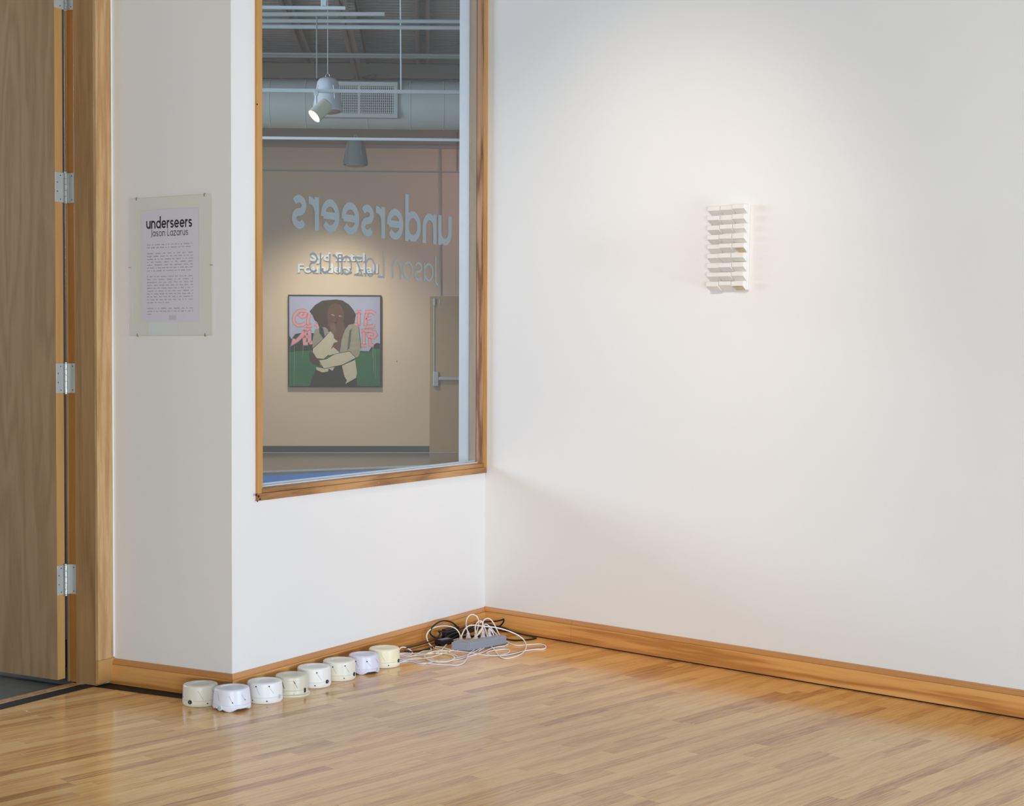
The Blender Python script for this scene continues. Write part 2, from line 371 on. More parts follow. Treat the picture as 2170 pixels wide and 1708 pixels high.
# paint spatter, filler dents and a faint round smudge on the right wall are real little marks
# door wall, beyond the opening to the left
DOOR_W = 1.10; DH_ = 3.5
mb = MB(); mb.box(-0.098 - DOOR_W - 4.2, -0.098 - DOOR_W - 0.02, 0.0, TH, 0, HZ); mb.box(-0.098 - DOOR_W - 0.02, 0.0, 0.0, TH, DH_ + 0.03, HZ)
mb.box(-0.06, 0.0, 0.012, TH - 0.01, 0, DH_ + 0.03)
tag(mb.build('wall_entrance', M['wall'], fr=FD), 'white wall around the open oak door', 'wall', kind='structure')
gc = MB()
# gallery ceiling as a slab following the walls in plan
cpl = [FW @ Vector((-5.4, LS, 0)), FW @ Vector((0, LS, 0)), FW @ Vector((0, 0, 0)), FW @ Vector((LW, 0, 0)), FR @ Vector((6.9, 0, 0)), Vector((8.0, 0.2, 0)), Vector((8.0, -6.0, 0)), Vector((-7.2, -6.0, 0))]
gc.prism([(p.x, p.y) for p in cpl], 2, 4.25, 4.35)
tag(gc.build('ceiling', M['ceil']), 'grey gallery ceiling overhead', 'ceiling', kind='structure')

q = MB(); q.box(-7.2, 8.0, -6.1, -6.0, 1.9, 4.3); q.box(-7.2, -5.5, -6.1, -6.0, 0, 1.9)  # unseen upper wall, added to keep high light off the gallery walls
tag(q.build('light_block_front', M['ceil']), 'unseen upper wall added behind the viewer to block high light', 'wall', kind='structure')
q = MB(); q.box(7.9, 8.0, -6.0, 0.3, 1.9, 4.3); q.prism([(8.0, 0.2), (8.0, 0.3), (4.95, 3.65), (4.9, 3.55)], 2, 1.9, 4.3)  # unseen header, added to cut the light coming in high
tag(q.build('light_block_side', M['ceil']), 'unseen header added on the bright side to block high light', 'wall', kind='structure')
q = MB(); q.box(-7.3, -7.2, -6.1, 3.0, 0, 4.3)
tag(q.build('wall_side', M['ceil']), 'blank grey gallery wall on the side away from the relief', 'wall', kind='structure')
# floor: dark subfloor with individual oak strips
fp = [Vector((-6.5, -6.0, 0)), Vector((8.0, -6.0, 0)), Vector((8.0, 0.8, 0)), FR @ Vector((6.6, 0.1, 0)), FR @ Vector((-0.1, 0.1, 0)), FD @ Vector((0.3, 0.02, 0)), FD @ Vector((-4.5, 0.02, 0))]
mb = MB(); mb.prism([(p.x, p.y) for p in fp], 2, -0.06, -0.0125)
floor = tag(mb.build('floor', M['slab']), 'worn oak strip floor of the gallery', 'floor', kind='structure')
PD = D(AR + 90).normalized()            # strip direction, square to the right wall
FP = frame(C, PD)
FPi = FP.inverted()
def clip(poly, p, n):
    out = []
    for i in range(len(poly)):
        a, b = poly[i], poly[(i + 1) % len(poly)]
        da, db = (a - p).dot(n), (b - p).dot(n)
        if da >= 0: out.append(a)
        if (da >= 0) != (db >= 0): out.append(a + (b - a) * (da / (da - db)))
    return out
A1, A2 = onz(0, 1503.6), onz(198, 1455.0)     # edge of the strips along the threshold
ea = (FPi.to_3x3() @ (A2 - A1)).normalized(); pa = FPi @ A1
na_ = Vector((ea.y, -ea.x, 0))
if (FPi @ Vector((0, 4, 0)) - pa).dot(na_) < 0: na_ = -na_
PWID = 0.0572
rows = []
allp = []
for r in range(-215, 30):
    y0 = r * PWID; x = -9.5 + rnd.random() * 0.8
    while x < 0.02 - 0:
        L = rnd.choice([0.32, 0.45, 0.6, 0.75, 0.9, 1.05, 1.25, 1.45]) * rnd.uniform(0.9, 1.1)
        allp.append((x, min(x + L, 0.02), y0)); x += L
vis, rest = [], []
for (xa, xb, y0) in allp:
    g = 0.0004
    poly = [Vector((xa + g, y0 + g, 0)), Vector((xb - g, y0 + g, 0)), Vector((xb - g, y0 + PWID - g, 0)), Vector((xa + g, y0 + PWID - g, 0))]
    poly = clip(poly, pa, na_)
    if len(poly) < 3: continue
    cs = [FP @ p for p in poly]
    if min(c.y for c in cs) < -5.9 or max(c.x for c in cs) < -6.4 or max(c.x for c in cs) > 8.0: continue
    mid = sum(cs, Vector()) / len(cs); pr = [proj(c) for c in cs + [mid, (cs[0] + mid) / 2, (cs[1] + mid) / 2]]
    ins = [q for q in pr if 0 < q[0] < W and 0 < q[1] < H and q[2] > 0]
    hid = all((FWi @ c).y > 0.0 and (FWi @ c).x > 0 for c in cs) or all((FWi @ c).x > LW + 0.05 for c in cs)
    sp = (max(q[0] for q in pr) - min(q[0] for q in pr))
    (vis if ins and not hid else rest).append((poly, rnd.random(), rnd.random(), sp, hid))
vis.sort(key=lambda t: -t[3])
rest = [t for t in rest if not t[4]] + vis[300:]; vis = vis[:300]
def plank_geo(poly, mbx):
    ar = sum(poly[i].x * poly[(i + 1) % len(poly)].y - poly[(i + 1) % len(poly)].x * poly[i].y for i in range(len(poly)))
    if ar < 0: poly = poly[::-1]
    c = sum(poly, Vector()) / len(poly); n = len(poly); e = 0.0003
    ins = []
    for p in poly:
        q = p.copy(); q.x += e if p.x < c.x else -e; q.y += e if p.y < c.y else -e; ins.append(q)
    vs = [(p.x, p.y, -0.012) for p in poly] + [(p.x, p.y, -e) for p in poly] + [(p.x, p.y, 0.0) for p in ins]
    fs = []
    for k in (0, n):
        fs += [(k + i, k + (i + 1) % n, k + n + (i + 1) % n, k + n + i) for i in range(n)]
    fs.append([2 * n + i for i in range(n)])
    mbx.add(vs, fs)
    return len(vs)
def shade_attr(o, vals):
    at = o.data.attributes.new('shade', 'FLOAT_VECTOR', 'POINT')
    at.data.foreach_set('vector', [c for v in vals for c in v])
for poly, r1, r2, _, _h in vis:
    q = MB(); n = plank_geo(poly, q)
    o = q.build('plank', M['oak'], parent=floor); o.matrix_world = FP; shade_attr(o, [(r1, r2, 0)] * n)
q = MB(); vals = []
for poly, r1, r2, _, _h in rest: vals += [(r1, r2, 0)] * plank_geo(poly, q)
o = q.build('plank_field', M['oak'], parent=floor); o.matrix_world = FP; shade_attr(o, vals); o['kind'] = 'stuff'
print('planks', len(vis), len(rest))

# baseboards: tall flat board, groove and rounded cap, open joints between lengths
BH = 0.112
def bprof(s=1, cap=False):
    # (depth towards room, z) ; depth negative = into room
    if cap: return [(0, 0.088), (-0.0135, 0.088), (-0.0150, 0.090), (-0.0150, 0.0945), (-0.0125, 0.097), (-0.0125, 0.0985), (-0.010, 0.103), (-0.0065, 0.1065), (-0.005, 0.1115), (0, BH)]
    return [(0, 0.002), (-0.0145, 0.002), (-0.0160, 0.004), (-0.0160, 0.086), (-0.0148, 0.0875), (0, 0.0875)]
def baseboard(name, fr, x0, x1, joints, label, m0=0.0, m1=0.0, gap=0.0):
    root = tag(empty(name, fr), label, 'baseboard', kind='structure')
    xs = [x0] + joints + [x1]
    for i in range(len(xs) - 1):
        a = xs[i] + (0.0006 if i else 0); b = xs[i + 1] - (0.0006 if i < len(xs) - 2 else 0)
        for cap in (False, True):
            q = MB(); pr = bprof(cap=cap); n = len(pr); vs = []
            for (t, mit) in ((a, m0 if i == 0 else 0), (b, m1 if i == len(xs) - 2 else 0)):
                for (dy, z) in pr: vs.append((t + mit * dy, dy, z + (gap if True else 0)))
            fs = [list(range(n)), list(range(n, 2 * n))[::-1]] + [(i2, n + i2, n + (i2 + 1) % n, (i2 + 1) % n) for i2 in range(n)]
            q.add(vs, fs); q.build('cap_moulding' if cap else 'board', M['pine_cap'] if cap else M['pine'], parent=root)
    if gap:
        q = MB(); q.box(x0 + 0.03, x1, -0.0125, -0.0002, 0.0003, 0.0052); q.build('gap_shade_strip', M['black'], parent=root)  # black strip painting the shade below the raised board
    return root
tn = math.tan(R((180 - 76.87) / 2)); tn = 1 / math.tan(R(76.87 / 2))
# interior corner between window wall and right wall: both boards run into the corner and meet on the bisector
baseboard('baseboard_back', FW, 0.0, LW, [], 'pine baseboard below the window, behind the noise machines', m0=1.0, m1=tn)
jr = loc(FR, 1210, 1340, -0.016).x
baseboard('baseboard_right', FR, 0.0, 6.9, [jr], 'long pine baseboard along the foot of the right wall', m0=-tn, gap=0.003)
FS = frame(J, -NB)                        # sign wall: local x runs from the door to the outer corner
baseboard('baseboard_left', FS, 0.0, LS, [], 'short pine baseboard under the text panel wall', m0=0.0, m1=-1.0)

# ------------------------------------------------------------------ door opening: threshold, jamb, casing, leaf, hinges
door = tag(empty('door_1', FD), 'open oak-veneer door with four steel hinges in an oak frame', 'door', kind='structure')
DH = 3.5
cw = 0.098
def zl(px, py, y): return loc(FD, px, py, y)
q = MB(); q.box(-cw, 0.0, -0.017, 0.0, 0.014, 0.115); q.build('casing', M['door_edge'], parent=door, bevel=0.0015)
q = MB(); q.box(-cw, 0.0, -0.017, 0.0, 0.1155, DH + cw); q.build('casing', M['casing'], parent=door, bevel=0.0015)
q = MB(); q.box(-cw + 0.006, -0.03, 0.0, 0.122, 0.004, DH); q.build('jamb', M['jamb'], parent=door, bevel=0.0015)
q = MB(); q.box(-cw + 0.018, -0.03, 0.1225, 0.168, 0.004, DH); q.build('rabbet', M['rabbet'], parent=door)
q = MB(); q.box(-cw + 0.010, -0.005, 0.1685, 0.180, 0.004, DH + 0.06); q.build('rear_casing', M['jamb'], parent=door, bevel=0.002)
q = MB(); q.box(-cw + 0.020, 0.02, 0.1805, 0.186, 0.004, DH + 0.06); q.build('rear_casing', M['rabbet'], parent=door, bevel=0.001)
q = MB(); q.box(-0.0085, -0.0005, -0.0184, -0.0172, 0.12, DH); q.build('caulk_line', M['white_trim'], parent=door)
# head and far jamb (outside the picture)
q = MB(); q.box(-cw - DOOR_W, -cw + 0.006, 0.0, 0.16, DH, DH + 0.03); q.build('head_jamb', M['jamb'], parent=door)
q = MB(); q.box(-cw - DOOR_W - 0.02, -cw - DOOR_W, 0.0, 0.16, 0, DH); q.build('jamb', M['jamb'], parent=door)
q = MB(); q.box(-cw - DOOR_W - 0.09, -cw - DOOR_W, -0.017, 0.0, 0, DH + cw); q.build('casing', M['casing'], parent=door)
# leaf
hb = loc(FD, 138, 1438, 0.20)
LX1 = locx(FD, 138, 1400).x if False else None
yl = 0.172
e0 = loc(FD, 122.0, 1430, yl); e1 = loc(FD, 138.4, 1430, yl)
lz = loc(FD, 121.0, 1441.5, yl).z
LEX0, LEX1 = e0.x, e1.x
print('leaf x', LEX0, LEX1, 'z', lz, 'LS', LS, 'LW', LW, 'O', O, 'J', J, 'C', C, 'LP', LP)
lz = max(lz, 0.006)
q = MB(); q.box(LEX0 + 0.0006, LEX1, yl, yl + 0.95, lz, DH - 0.004); q.build('door_leaf', M['door_edge'], parent=door, bevel=0.0008)
q = MB(); q.box(LEX0, LEX0 + 0.0008, yl + 0.0004, yl + 0.95, lz, DH - 0.004); q.build('veneer_face', M['door'], parent=door)
# hinges
for (py0, py1) in ((-58, 22), (365.5, 428.5), (770, 833), (1198, 1261)):
    z1 = loc(FD, 128, py0, yl).z; z0 = loc(FD, 128, py1, yl).z
    if py0 < 0: z0 = loc(FD, 128, 19, yl).z; z1 = z0 + 0.127
    kx, ky = -cw + 0.004 - 0.012, yl - 0.012
    kc = loc(FD, 139.8, (py0 + py1) / 2, ky); kx = kc.x
    h = MB(); h.box(LEX0 - 0.001, kx, yl - 0.003, yl - 0.0002, z0, z1)
    hp = h.build('hinge', M['steel'], parent=door, bevel=0.0006)
    h = MB(); h.box(-cw + 0.0155, -cw + 0.0178, 0.1235, 0.167, z0, z1); h.box(kx, -cw + 0.0178, 0.1645, 0.167, z0, z1)
    h.build('jamb_plate', M['steel'], parent=hp)
    n = 5; hh = (z1 - z0) / n
    for i in range(n):
        h = MB(); h.lathe([(0.0055, z0 + i * hh + 0.0009), (0.0066, z0 + i * hh + 0.0016), (0.0066, z0 + (i + 1) * hh - 0.0016), (0.0055, z0 + (i + 1) * hh - 0.0009)], 16, cx=kx, cy=ky)
        h.build('knuckle', M['steel2'], parent=hp, smooth=True)
    h = MB(); h.lathe([(0.004, z0 - 0.006), (0.0062, z0 - 0.004), (0.0062, z0 - 0.0006), (0.004, z0), (0.004, z1), (0.0066, z1 + 0.0006), (0.0066, z1 + 0.004), (0.0045, z1 + 0.0062)], 16, cx=kx, cy=ky)
    h.build('pin', M['steel2'], parent=hp, smooth=True)
    for (tx, tz) in ((0.55, 0.9), (0.22, 0.66), (0.22, 0.36), (0.55, 0.1)):
        sx = LEX0 + (kx - LEX0) * tx; sz = z0 + (z1 - z0) * tz
        h = MB(); h.tube([(sx, yl - 0.0036, sz), (sx, yl - 0.0028, sz)], 0.0028, 10); h.build('screw', M['screw'], parent=hp)
        sy = 0.167 - 0.043 * (tx if tx > 0.4 else 0.9)
        h = MB(); h.tube([(-cw + 0.0150, sy, sz), (-cw + 0.0158, sy, sz)], 0.0028, 10); h.build('screw', M['screw'], parent=hp)
# threshold: wood strip, black transition strip, slate entry floor
t0 = FDi @ onz(0, 1494.3); t1 = FDi @ onz(173, 1449.8)
e_b0 = FDi @ onz(0, 1503.8); e_b1 = FDi @ onz(198, 1455.2)
ys = (t0.y + t1.y) / 2; yi = (FDi @ onz(100, 1461.0)).y; yf = (e_b0.y + e_b1.y) / 2
print('threshold', t0, t1, yi, e_b0, e_b1)
q = MB(); q.box(-3.0, -cw + 0.004, ys, yi, -0.01, 0.004)
tag(q.build('trim_1', M['casing'], fr=FD, bevel=0.002), 'thin wooden threshold strip in the doorway', 'threshold', kind='structure')
b1 = FWi @ onz(300, 1468.5); b2 = FWi @ onz(385, 1479.5)
yb = -0.030
q = MB()
pts = [FWi @ onz(-60, 1518), FWi @ onz(0, 1503.8), FWi @ onz(198, 1455.2), FWi @ onz(300, 1469), FWi @ onz(400, 1482.5), FWi @ Vector(FW @ Vector((0.0, 0.05, 0))), Vector((0.0, LS + 0.004, 0)), Vector((-3.0, LS + 0.004, 0))]
poly = [(-3.0, pts[1].y)] + [(p.x, p.y) for p in pts[1:5]] + [(-0.001, 0.06), (-0.001, LS + 0.001), (-cw - 0.002, LS + ys), (-3.0, LS + ys)]
q.prism(poly, 2, 0.0002, 0.0022)
tag(q.build('trim_2', M['black'], fr=FW), 'black rubber strip bordering the oak floor by the door', 'floor strip', kind='structure')
q = MB(); q.box(-4.2, 4.0, yi, 3.2, -0.05, -0.004)
tag(q.build('entry_floor', M['entry_floor'], fr=FD), 'dark slate tile floor beyond the open door', 'floor', kind='structure')

q = MB(); q.box(-0.02, 0.42, 0.46, 0.56, 0, HZ)
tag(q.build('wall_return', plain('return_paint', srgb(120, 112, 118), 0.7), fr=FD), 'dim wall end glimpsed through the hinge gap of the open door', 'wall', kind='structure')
q = MB(); q.box(-0.03, 0.43, 0.452, 0.46, 0, 0.12)
tag(q.build('baseboard_return', M['black'], fr=FD), 'black rubber base glimpsed through the hinge gap', 'baseboard', kind='structure')

# ------------------------------------------------------------------ window
win = tag(empty('window_1', FW), 'tall oak-framed window looking into the lobby, scuffed casing', 'window', kind='structure')
c1, c2 = 0.030, 0.050
cl = 0.026
def ring_bottom(z0, z1, y0, y1, x0, x1, mat, nm, bv=0.0012):
    q = MB(); q.box(x0, x1, y0, y1, z0, z1); return q.build(nm, mat, parent=win, bevel=bv)
ring_bottom(WZ0, WZ0 + c1, -0.012, 0.03, WX0, WX1, M['win'], 'sill_casing')
ring_bottom(WZ0 + c1 + 0.0008, WZ0 + c2, -0.006, 0.05, WX0 + cl, WX1 - 0.012, M['win'], 'sill_stop')
ring_bottom(WZ1 - c1, WZ1, -0.012, 0.03, WX0, WX1, M['win'], 'head_casing')
ring_bottom(WZ1 - c2, WZ1 - c1 - 0.001, -0.006, 0.05, WX0 + cl, WX1 - 0.012, M['win'], 'head_stop')
def vert(x0, x1, y0, y1, z0, z1, mat, nm, bv=0.0012):
    q = MB(); q.box(x0, x1, y0, y1, z0, z1); return q.build(nm, mat, parent=win, bevel=bv)
vert(WX0, WX0 + 0.026, -0.012, 0.03, WZ0 + c1 + 0.0005, WZ1 - c1, M['win_v'], 'side_casing')
vert(WX0 + 0.0265, WX0 + 0.042, -0.006, 0.05, WZ0 + c2, WZ1 - c2, M['win_v'], 'side_stop')
vert(WX1 - 0.022, WX1 + 0.0, -0.012, 0.0, WZ0 + c1 + 0.0005, WZ1 - c1, M['win_v'], 'side_casing')
vert(WX1 - 0.012, WX1, 0.0005, 0.046, WZ0 + c2, WZ1 - c2, M['win_j'], 'side_jamb', 0.0008)
vert(WX1 - 0.012, WX1, 0.0505, 0.088, WZ0 + c2, WZ1 - c2, M['win_in'], 'side_jamb', 0.0008)
vert(WX1 - 0.007, WX1, 0.046, 0.0505, WZ0 + c2, WZ1 - c2, M['hole'], 'glazing_groove', 0)
GY = 0.048
q = MB(); q.box(WX0 + 0.03, WX1 - 0.008, GY - 0.0015, GY + 0.0015, WZ0 + c2 - 0.005, WZ1 - c2 + 0.01); q.build('glass_pane', M['glass'], parent=win)
q = MB(); q.box(WX0 + 0.042, WX1 - 0.012, GY - 0.012, GY - 0.004, WZ0 + c2, WZ0 + c2 + 0.007); q.build('glazing_bead', M['bead'], parent=win, bevel=0.001)
q = MB(); q.box(WX0 + 0.042, WX1 - 0.012, GY + 0.003, GY + 0.012, WZ0 + c2, WZ0 + c2 + 0.016); q.build('glazing_bead', M['bead'], parent=win, bevel=0.001)
# chipped paint and screw hole marks on the casing
for (px, py, s) in ((548, 1052, 0.006), (551, 1058, 0.005), (543, 1049, 0.006), (546, 1062, 0.004), (545, 221, 0.004)):
    p = loc(FW, px, py, -0.0125); q = MB(); q.tube([(p.x, -0.0118, p.z), (p.x, -0.0128, p.z)], s, 9); q.build('nail_hole', M['hole'], parent=win)
# lobby-side ledge: wedge-shaped shelf with blue felt, brown edging and white lip
ZL = loc(FW, 979, 984.5, 0.15).z
def onl(px, py, z=None): return FWi @ onz(px, py, ZL if z is None else z)
fa, fb = onl(553.6, 1000.5), onl(985, 985.5)
ed = (fb - fa).normalized(); far0 = fa - ed * 0.6
ba, bb_ = onl(553.6, 1008.0), onl(905, 990.5)
wa, wb = onl(553.6, 1002.6), onl(985, 986.6)
def ledge(name, p, q_, r_, s_, z0, z1, mat, parent):
    mbx = MB(); mbx.prism([(v.x, v.y) for v in (p, q_, r_, s_)], 2, z0, z1); return mbx.build(name, mat, parent=parent, bevel=0)
led = tag(empty('window_ledge', FW), 'blue felt covered ledge behind the window glass with white lip', 'ledge', kind='structure')
bd = (bb_ - ba).normalized(); ba0 = ba - bd * 0.6; bX = ba + bd * ((bb_ - ba).length * 1.02)
Y0 = 0.064
def atY(p, d_, y): return p + d_ * ((y - p.y) / d_.y)
bxe = atY(ba, bd, Y0)
ledge('felt_top', Vector((ba0.x, Y0, 0)), bxe, ba0, ba0, ZL - 0.012, ZL, M['felt'], led)
wd = (wb - wa).normalized(); wa0 = wa - wd * 0.6; wxe = atY(wa, wd, Y0)
ledge('brown_edging', ba0, bxe, wxe, wa0, ZL - 0.012, ZL + 0.0005, M['brown_strip'], led)
wq = wxe - wd * 0.01
wx2 = atY(wa, wd, 0.10)
mbx = MB(); nrm = Vector((-wd.y, wd.x, 0)); nrm = nrm if nrm.y > 0 else -nrm
a_, b_ = wa0, wxe
mbx.prism([(v.x, v.y) for v in (a_, b_, b_ + nrm * 0.02, a_ + nrm * 0.02)], 2, ZL - 0.03, ZL + 0.0085)
mbx.build('white_lip', M['white_trim'], parent=led)
# white post closing the lobby side of the opening
p0 = onl(992.5, 984.2); p1 = onl(1003, 983.5)
pd = (p1 - p0).normalized(); pn = Vector((-pd.y, pd.x, 0)); pn = pn if pn.y > 0 else -pn
mbx = MB(); pe = p0 + pd * 0.10
mbx.prism([(v.x, v.y) for v in (p0, pe, pe + pn * 0.075, p0 + pn * 0.075)], 2, 0.3, HZ - 0.2)
tag(mbx.build('trim_3', M['white_trim'], fr=FW, bevel=0.001), 'white painted post seen through the right edge of the window', 'post', kind='structure')

# ------------------------------------------------------------------ stroke lettering (round geometric sans)
def arc(cx, cy, rx, ry, a0, a1, n=14):
    return [(cx + rx * math.cos(R(a0 + (a1 - a0) * i / n)), cy + ry * math.sin(R(a0 + (a1 - a0) * i / n))) for i in range(n + 1)]
# each glyph: (advance width, [polylines]); x-height 1, centre lines inset by half the stroke
def glyphs(w):
    h = w / 2; r = 0.5 - h; g = {}
    def bowl(rx=0.46): return arc(h + rx, 0.5, rx, r, 0, 360, 28)
    g['u'] = (0.9, [[(h, 1)] + arc(0.45, h + 0.36, 0.45 - h, 0.36, 180, 360, 16) + [(0.9 - h, 1)], [(0.9 - h, 1), (0.9 - h, 0)]])
    g['n'] = (0.9, [[(h, 0), (h, 1)], [(h, 0)] + arc(0.45, 1 - h - 0.36, 0.45 - h, 0.36, 180, 0, 16) + [(0.9 - h, 0)]])
    g['o'] = (1.0, [bowl(0.5 - h)])
    g['a'] = (0.98, [bowl(0.49 - h), [(0.98 - h, 1), (0.98 - h, 0)]])
    g['d'] = (0.98, [bowl(0.49 - h), [(0.98 - h, 1.52), (0.98 - h, 0)]])
    g['e'] = (0.98, [arc(0.49, 0.5, 0.49 - h, r, -h * 50, 322, 26), [(h * 1.5, 0.5), (0.98 - h * 1.0, 0.5)]])
    g['r'] = (0.55, [[(h, 0), (h, 1)], arc(0.50, 0.48, 0.50 - h, 0.52 - h, 180, 84, 10)])
    sx = 0.36 - h
    q1 = (1 - 2 * h) / 4
    g['s'] = (0.72, [arc(0.36, 1 - h - q1, sx, q1, 25, 270, 14) + arc(0.36, h + q1, sx, q1, 90, -155, 14)[1:]])
    g['z'] = (0.8, [[(0.02, 1 - h), (0.78 - h, 1 - h), (h, h), (0.8, h)]])
    g['J'] = (0.5, [[(0.5 - h, 1.42), (0.5 - h, 0.15)] + arc(0.22, 0.15, 0.28 - h, 0.28, 0, -95, 8)[1:]])
    g['L'] = (0.66, [[(h, 1.45), (h, h), (0.66, h)]])
    return g
def ribbon(mbx, pl, w, tf):
    """flat stroke of width w along a polyline, points through tf(x, y) -> 3d"""
    n = len(pl); P = [Vector((p[0], p[1], 0)) for p in pl]; Lf, Rt = [], []
    closed = (P[0] - P[-1]).length < 1e-6
    for i in range(n):
        a = P[i - 1] if i else (P[-2] if closed else P[0]); b = P[i + 1] if i < n - 1 else (P[1] if closed else P[-1])
        d1 = (P[i] - a); d2 = (b - P[i])
        if d1.length < 1e-9: d1 = d2
        if d2.length < 1e-9: d2 = d1
        d1.normalize(); d2.normalize(); t = d1 + d2
        t = t.normalized() if t.length > 1e-6 else d1
        nn = Vector((-t.y, t.x, 0)); k = 1.0 / max(0.45, nn.dot(Vector((-d1.y, d1.x, 0))))
        Lf.append(P[i] + nn * (w / 2 * k)); Rt.append(P[i] - nn * (w / 2 * k))
    for i in range(n - 1):
        mbx.add([tf(v.x, v.y) for v in (Lf[i], Lf[i + 1], Rt[i + 1], Rt[i])], [(0, 1, 2, 3)])
def set_text(text, w, x0, z0, width, xh, y, parent, mat, flip=False, space=0.12, name='letter', merge=False):
    g = glyphs(w); tot = 0; pos = []
    for ch in text:
        if ch == ' ': tot += 0.55; continue
        pos.append((ch, tot)); tot += g[ch][0] + space
    tot -= space; s = width / tot
    big = MB()
    for ch, xx in pos:
        mbx = big if merge else MB()
        def tf(a, b, xx=xx):
            X = (xx + a) * s; X = x0 - X if flip else x0 + X
            return (X, y, z0 + b * xh)
        for k, pl in enumerate(g[ch][1]):
            def tf2(a, b, k=k, tf=tf):
                p = tf(a, b); return (p[0], p[1] - 0.0007 * k, p[2])
            ribbon(mbx, pl, w, tf2)
        if not merge: mbx.build(name, mat, parent=parent)
    if merge: return big.build(name, mat, parent=parent)
GL = GY - 0.0022
def lw(px, py): return loc(FW, px, py, GL)
r0 = lw(957, 521.8); l0 = lw(618.5, 486.5)
t1_ = lw(635, 414.5)
let = tag(empty('window_lettering', FW @ T(r0.x, 0, r0.z)), 'large blue-grey vinyl word stuck on the glass, read in reverse', 'lettering')
xh = t1_.z - lw(635, 486.5).z
set_text('underseers', 0.22, 0, 0, r0.x - l0.x, xh, GL, let, M['vinyl'], True, 0.11)
r0 = lw(932, 598.5); l0 = lw(655, 579.0)
xh2 = lw(665, 535.5).z - lw(665, 579).z
let = tag(empty('window_lettering', FW @ T(r0.x, 0, r0.z)), 'thin blue-grey vinyl name on the glass below the large word, reversed', 'lettering')
set_text('Jason Lazarus', 0.11, 0, 0, r0.x - l0.x, xh2, GL, let, M['vinyl'], True, 0.20)

# ------------------------------------------------------------------ text panel on the left wall
def ls(px, py, y=-0.004): return loc(FS, px, py, y)
a, b = ls(274.2, 421.2), ls(449.6, 711.5)
FT = FS @ T(a.x, 0, b.z); pw, ph = b.x - a.x, a.z - b.z
sign = tag(empty('text_panel', FT), 'clear acrylic panel holding a printed exhibition text sheet', 'sign')
q = MB(); q.box(0, pw, -0.0060, -0.0035, 0, ph); q.build('acrylic_sheet', M['acrylic'], parent=sign)
q = MB()
for (x0, x1, z0, z1) in ((0, 0.0016, 0, ph), (pw - 0.0016, pw, 0, ph), (0.0016, pw - 0.0016, 0, 0.0012), (0.0016, pw - 0.0016, ph - 0.0012, ph)):
    q.box(x0, x1, -0.0064, -0.0033, z0, z1)
q.build('sheet_edge', plain('acrylic_edge', srgb(206, 208, 200), 0.3), parent=sign)
FTi = FT.inverted()
def lp(px, py, y=-0.003): return FTi @ (FS @ ls(px, py, y))
pa_, pb_ = lp(299.2, 446), lp(421.5, 682)
q = MB(); q.box(pa_.x, pb_.x, -0.0030, -0.0026, pb_.z, lp(360, 443).z); q.build('printed_sheet', M['paper'], parent=sign)
sa, sb_ = lp(314, 684), lp(377, 711)
q = MB(); q.box(sa.x, sb_.x, -0.0024, -0.0020, 0.002, pb_.z + 0.002); q.build('backing_sheet', M['paper2'], parent=sign)
sm_, sn_ = lp(358.5, 668), lp(373.5, 678)
q = MB(); q.box(sm_.x, sn_.x, -0.00325, -0.00305, sn_.z, sm_.z); q.build('reflection_patch', plain('pale_reflection', srgb(206, 206, 220), 0.6), parent=sign)  # flat pale patch that paints a reflection on the sheet
# clips
for (px, py, v) in ((289, 421, 1), (433, 413, 1), (291.5, 709.5, -1), (434.5, 709.5, -1), (275.5, 567, 0), (448.5, 561.5, 2)):
    p = lp(px, py, -0.006); q = MB()
    if v == 1: q.box(p.x - 0.001, p.x + 0.001, -0.0085, -0.0062, ph - 0.010, ph + 0.003); q.box(p.x - 0.001, p.x + 0.001, -0.0085, -0.0004, ph + 0.001, ph + 0.003)
    elif v == -1: q.box(p.x - 0.001, p.x + 0.001, -0.0085, -0.0062, -0.003, 0.010); q.box(p.x - 0.001, p.x + 0.001, -0.0085, -0.0004, -0.003, -0.001)
    elif v == 0: q.box(-0.003, 0.009, -0.0085, -0.0062, p.z - 0.001, p.z + 0.001); q.box(-0.003, -0.001, -0.0085, -0.0004, p.z - 0.001, p.z + 0.001)
    else: q.box(pw - 0.009, pw + 0.003, -0.0085, -0.0062, p.z - 0.001, p.z + 0.001); q.box(pw + 0.001, pw + 0.003, -0.0085, -0.0004, p.z - 0.001, p.z + 0.001)
    q.build('clip', M['brass'], parent=sign)
# heading
ta, tb = lp(310, 484.5), lp(407, 480.5)
tz = (lp(345, 483.5).z + lp(385, 482).z) / 2
xh = lp(345, 466.5).z - lp(345, 483.5).z
set_text('underseers', 0.22, ta.x, tz, tb.x - ta.x, xh, -0.0032, sign, M['ink'], False, 0.11, 'heading', True)
ta, tb = lp(319, 500), lp(398.5, 499)
tz = lp(360, 499.5).z; xh = lp(360, 489).z - tz
set_text('Jason Lazarus', 0.15, ta.x, tz, tb.x - ta.x, xh, -0.0032, sign, M['ink'], False, 0.20, 'subheading', True)
def font_mesh(name, text, mat, width=None, size=1.0, bold=0.0, res=2, spread=None):
    cu = bpy.data.curves.new(name, 'FONT'); cu.body = text; cu.size = size; cu.resolution_u = res; cu.offset = bold
    ob = bpy.data.objects.new(name, cu); COL.objects.link(ob)
    bpy.context.view_layer.update(); dg = bpy.context.evaluated_depsgraph_get()
    me = bpy.data.meshes.new_from_object(ob.evaluated_get(dg)); bpy.data.objects.remove(ob)
    bpy.data.curves.remove(cu); return me
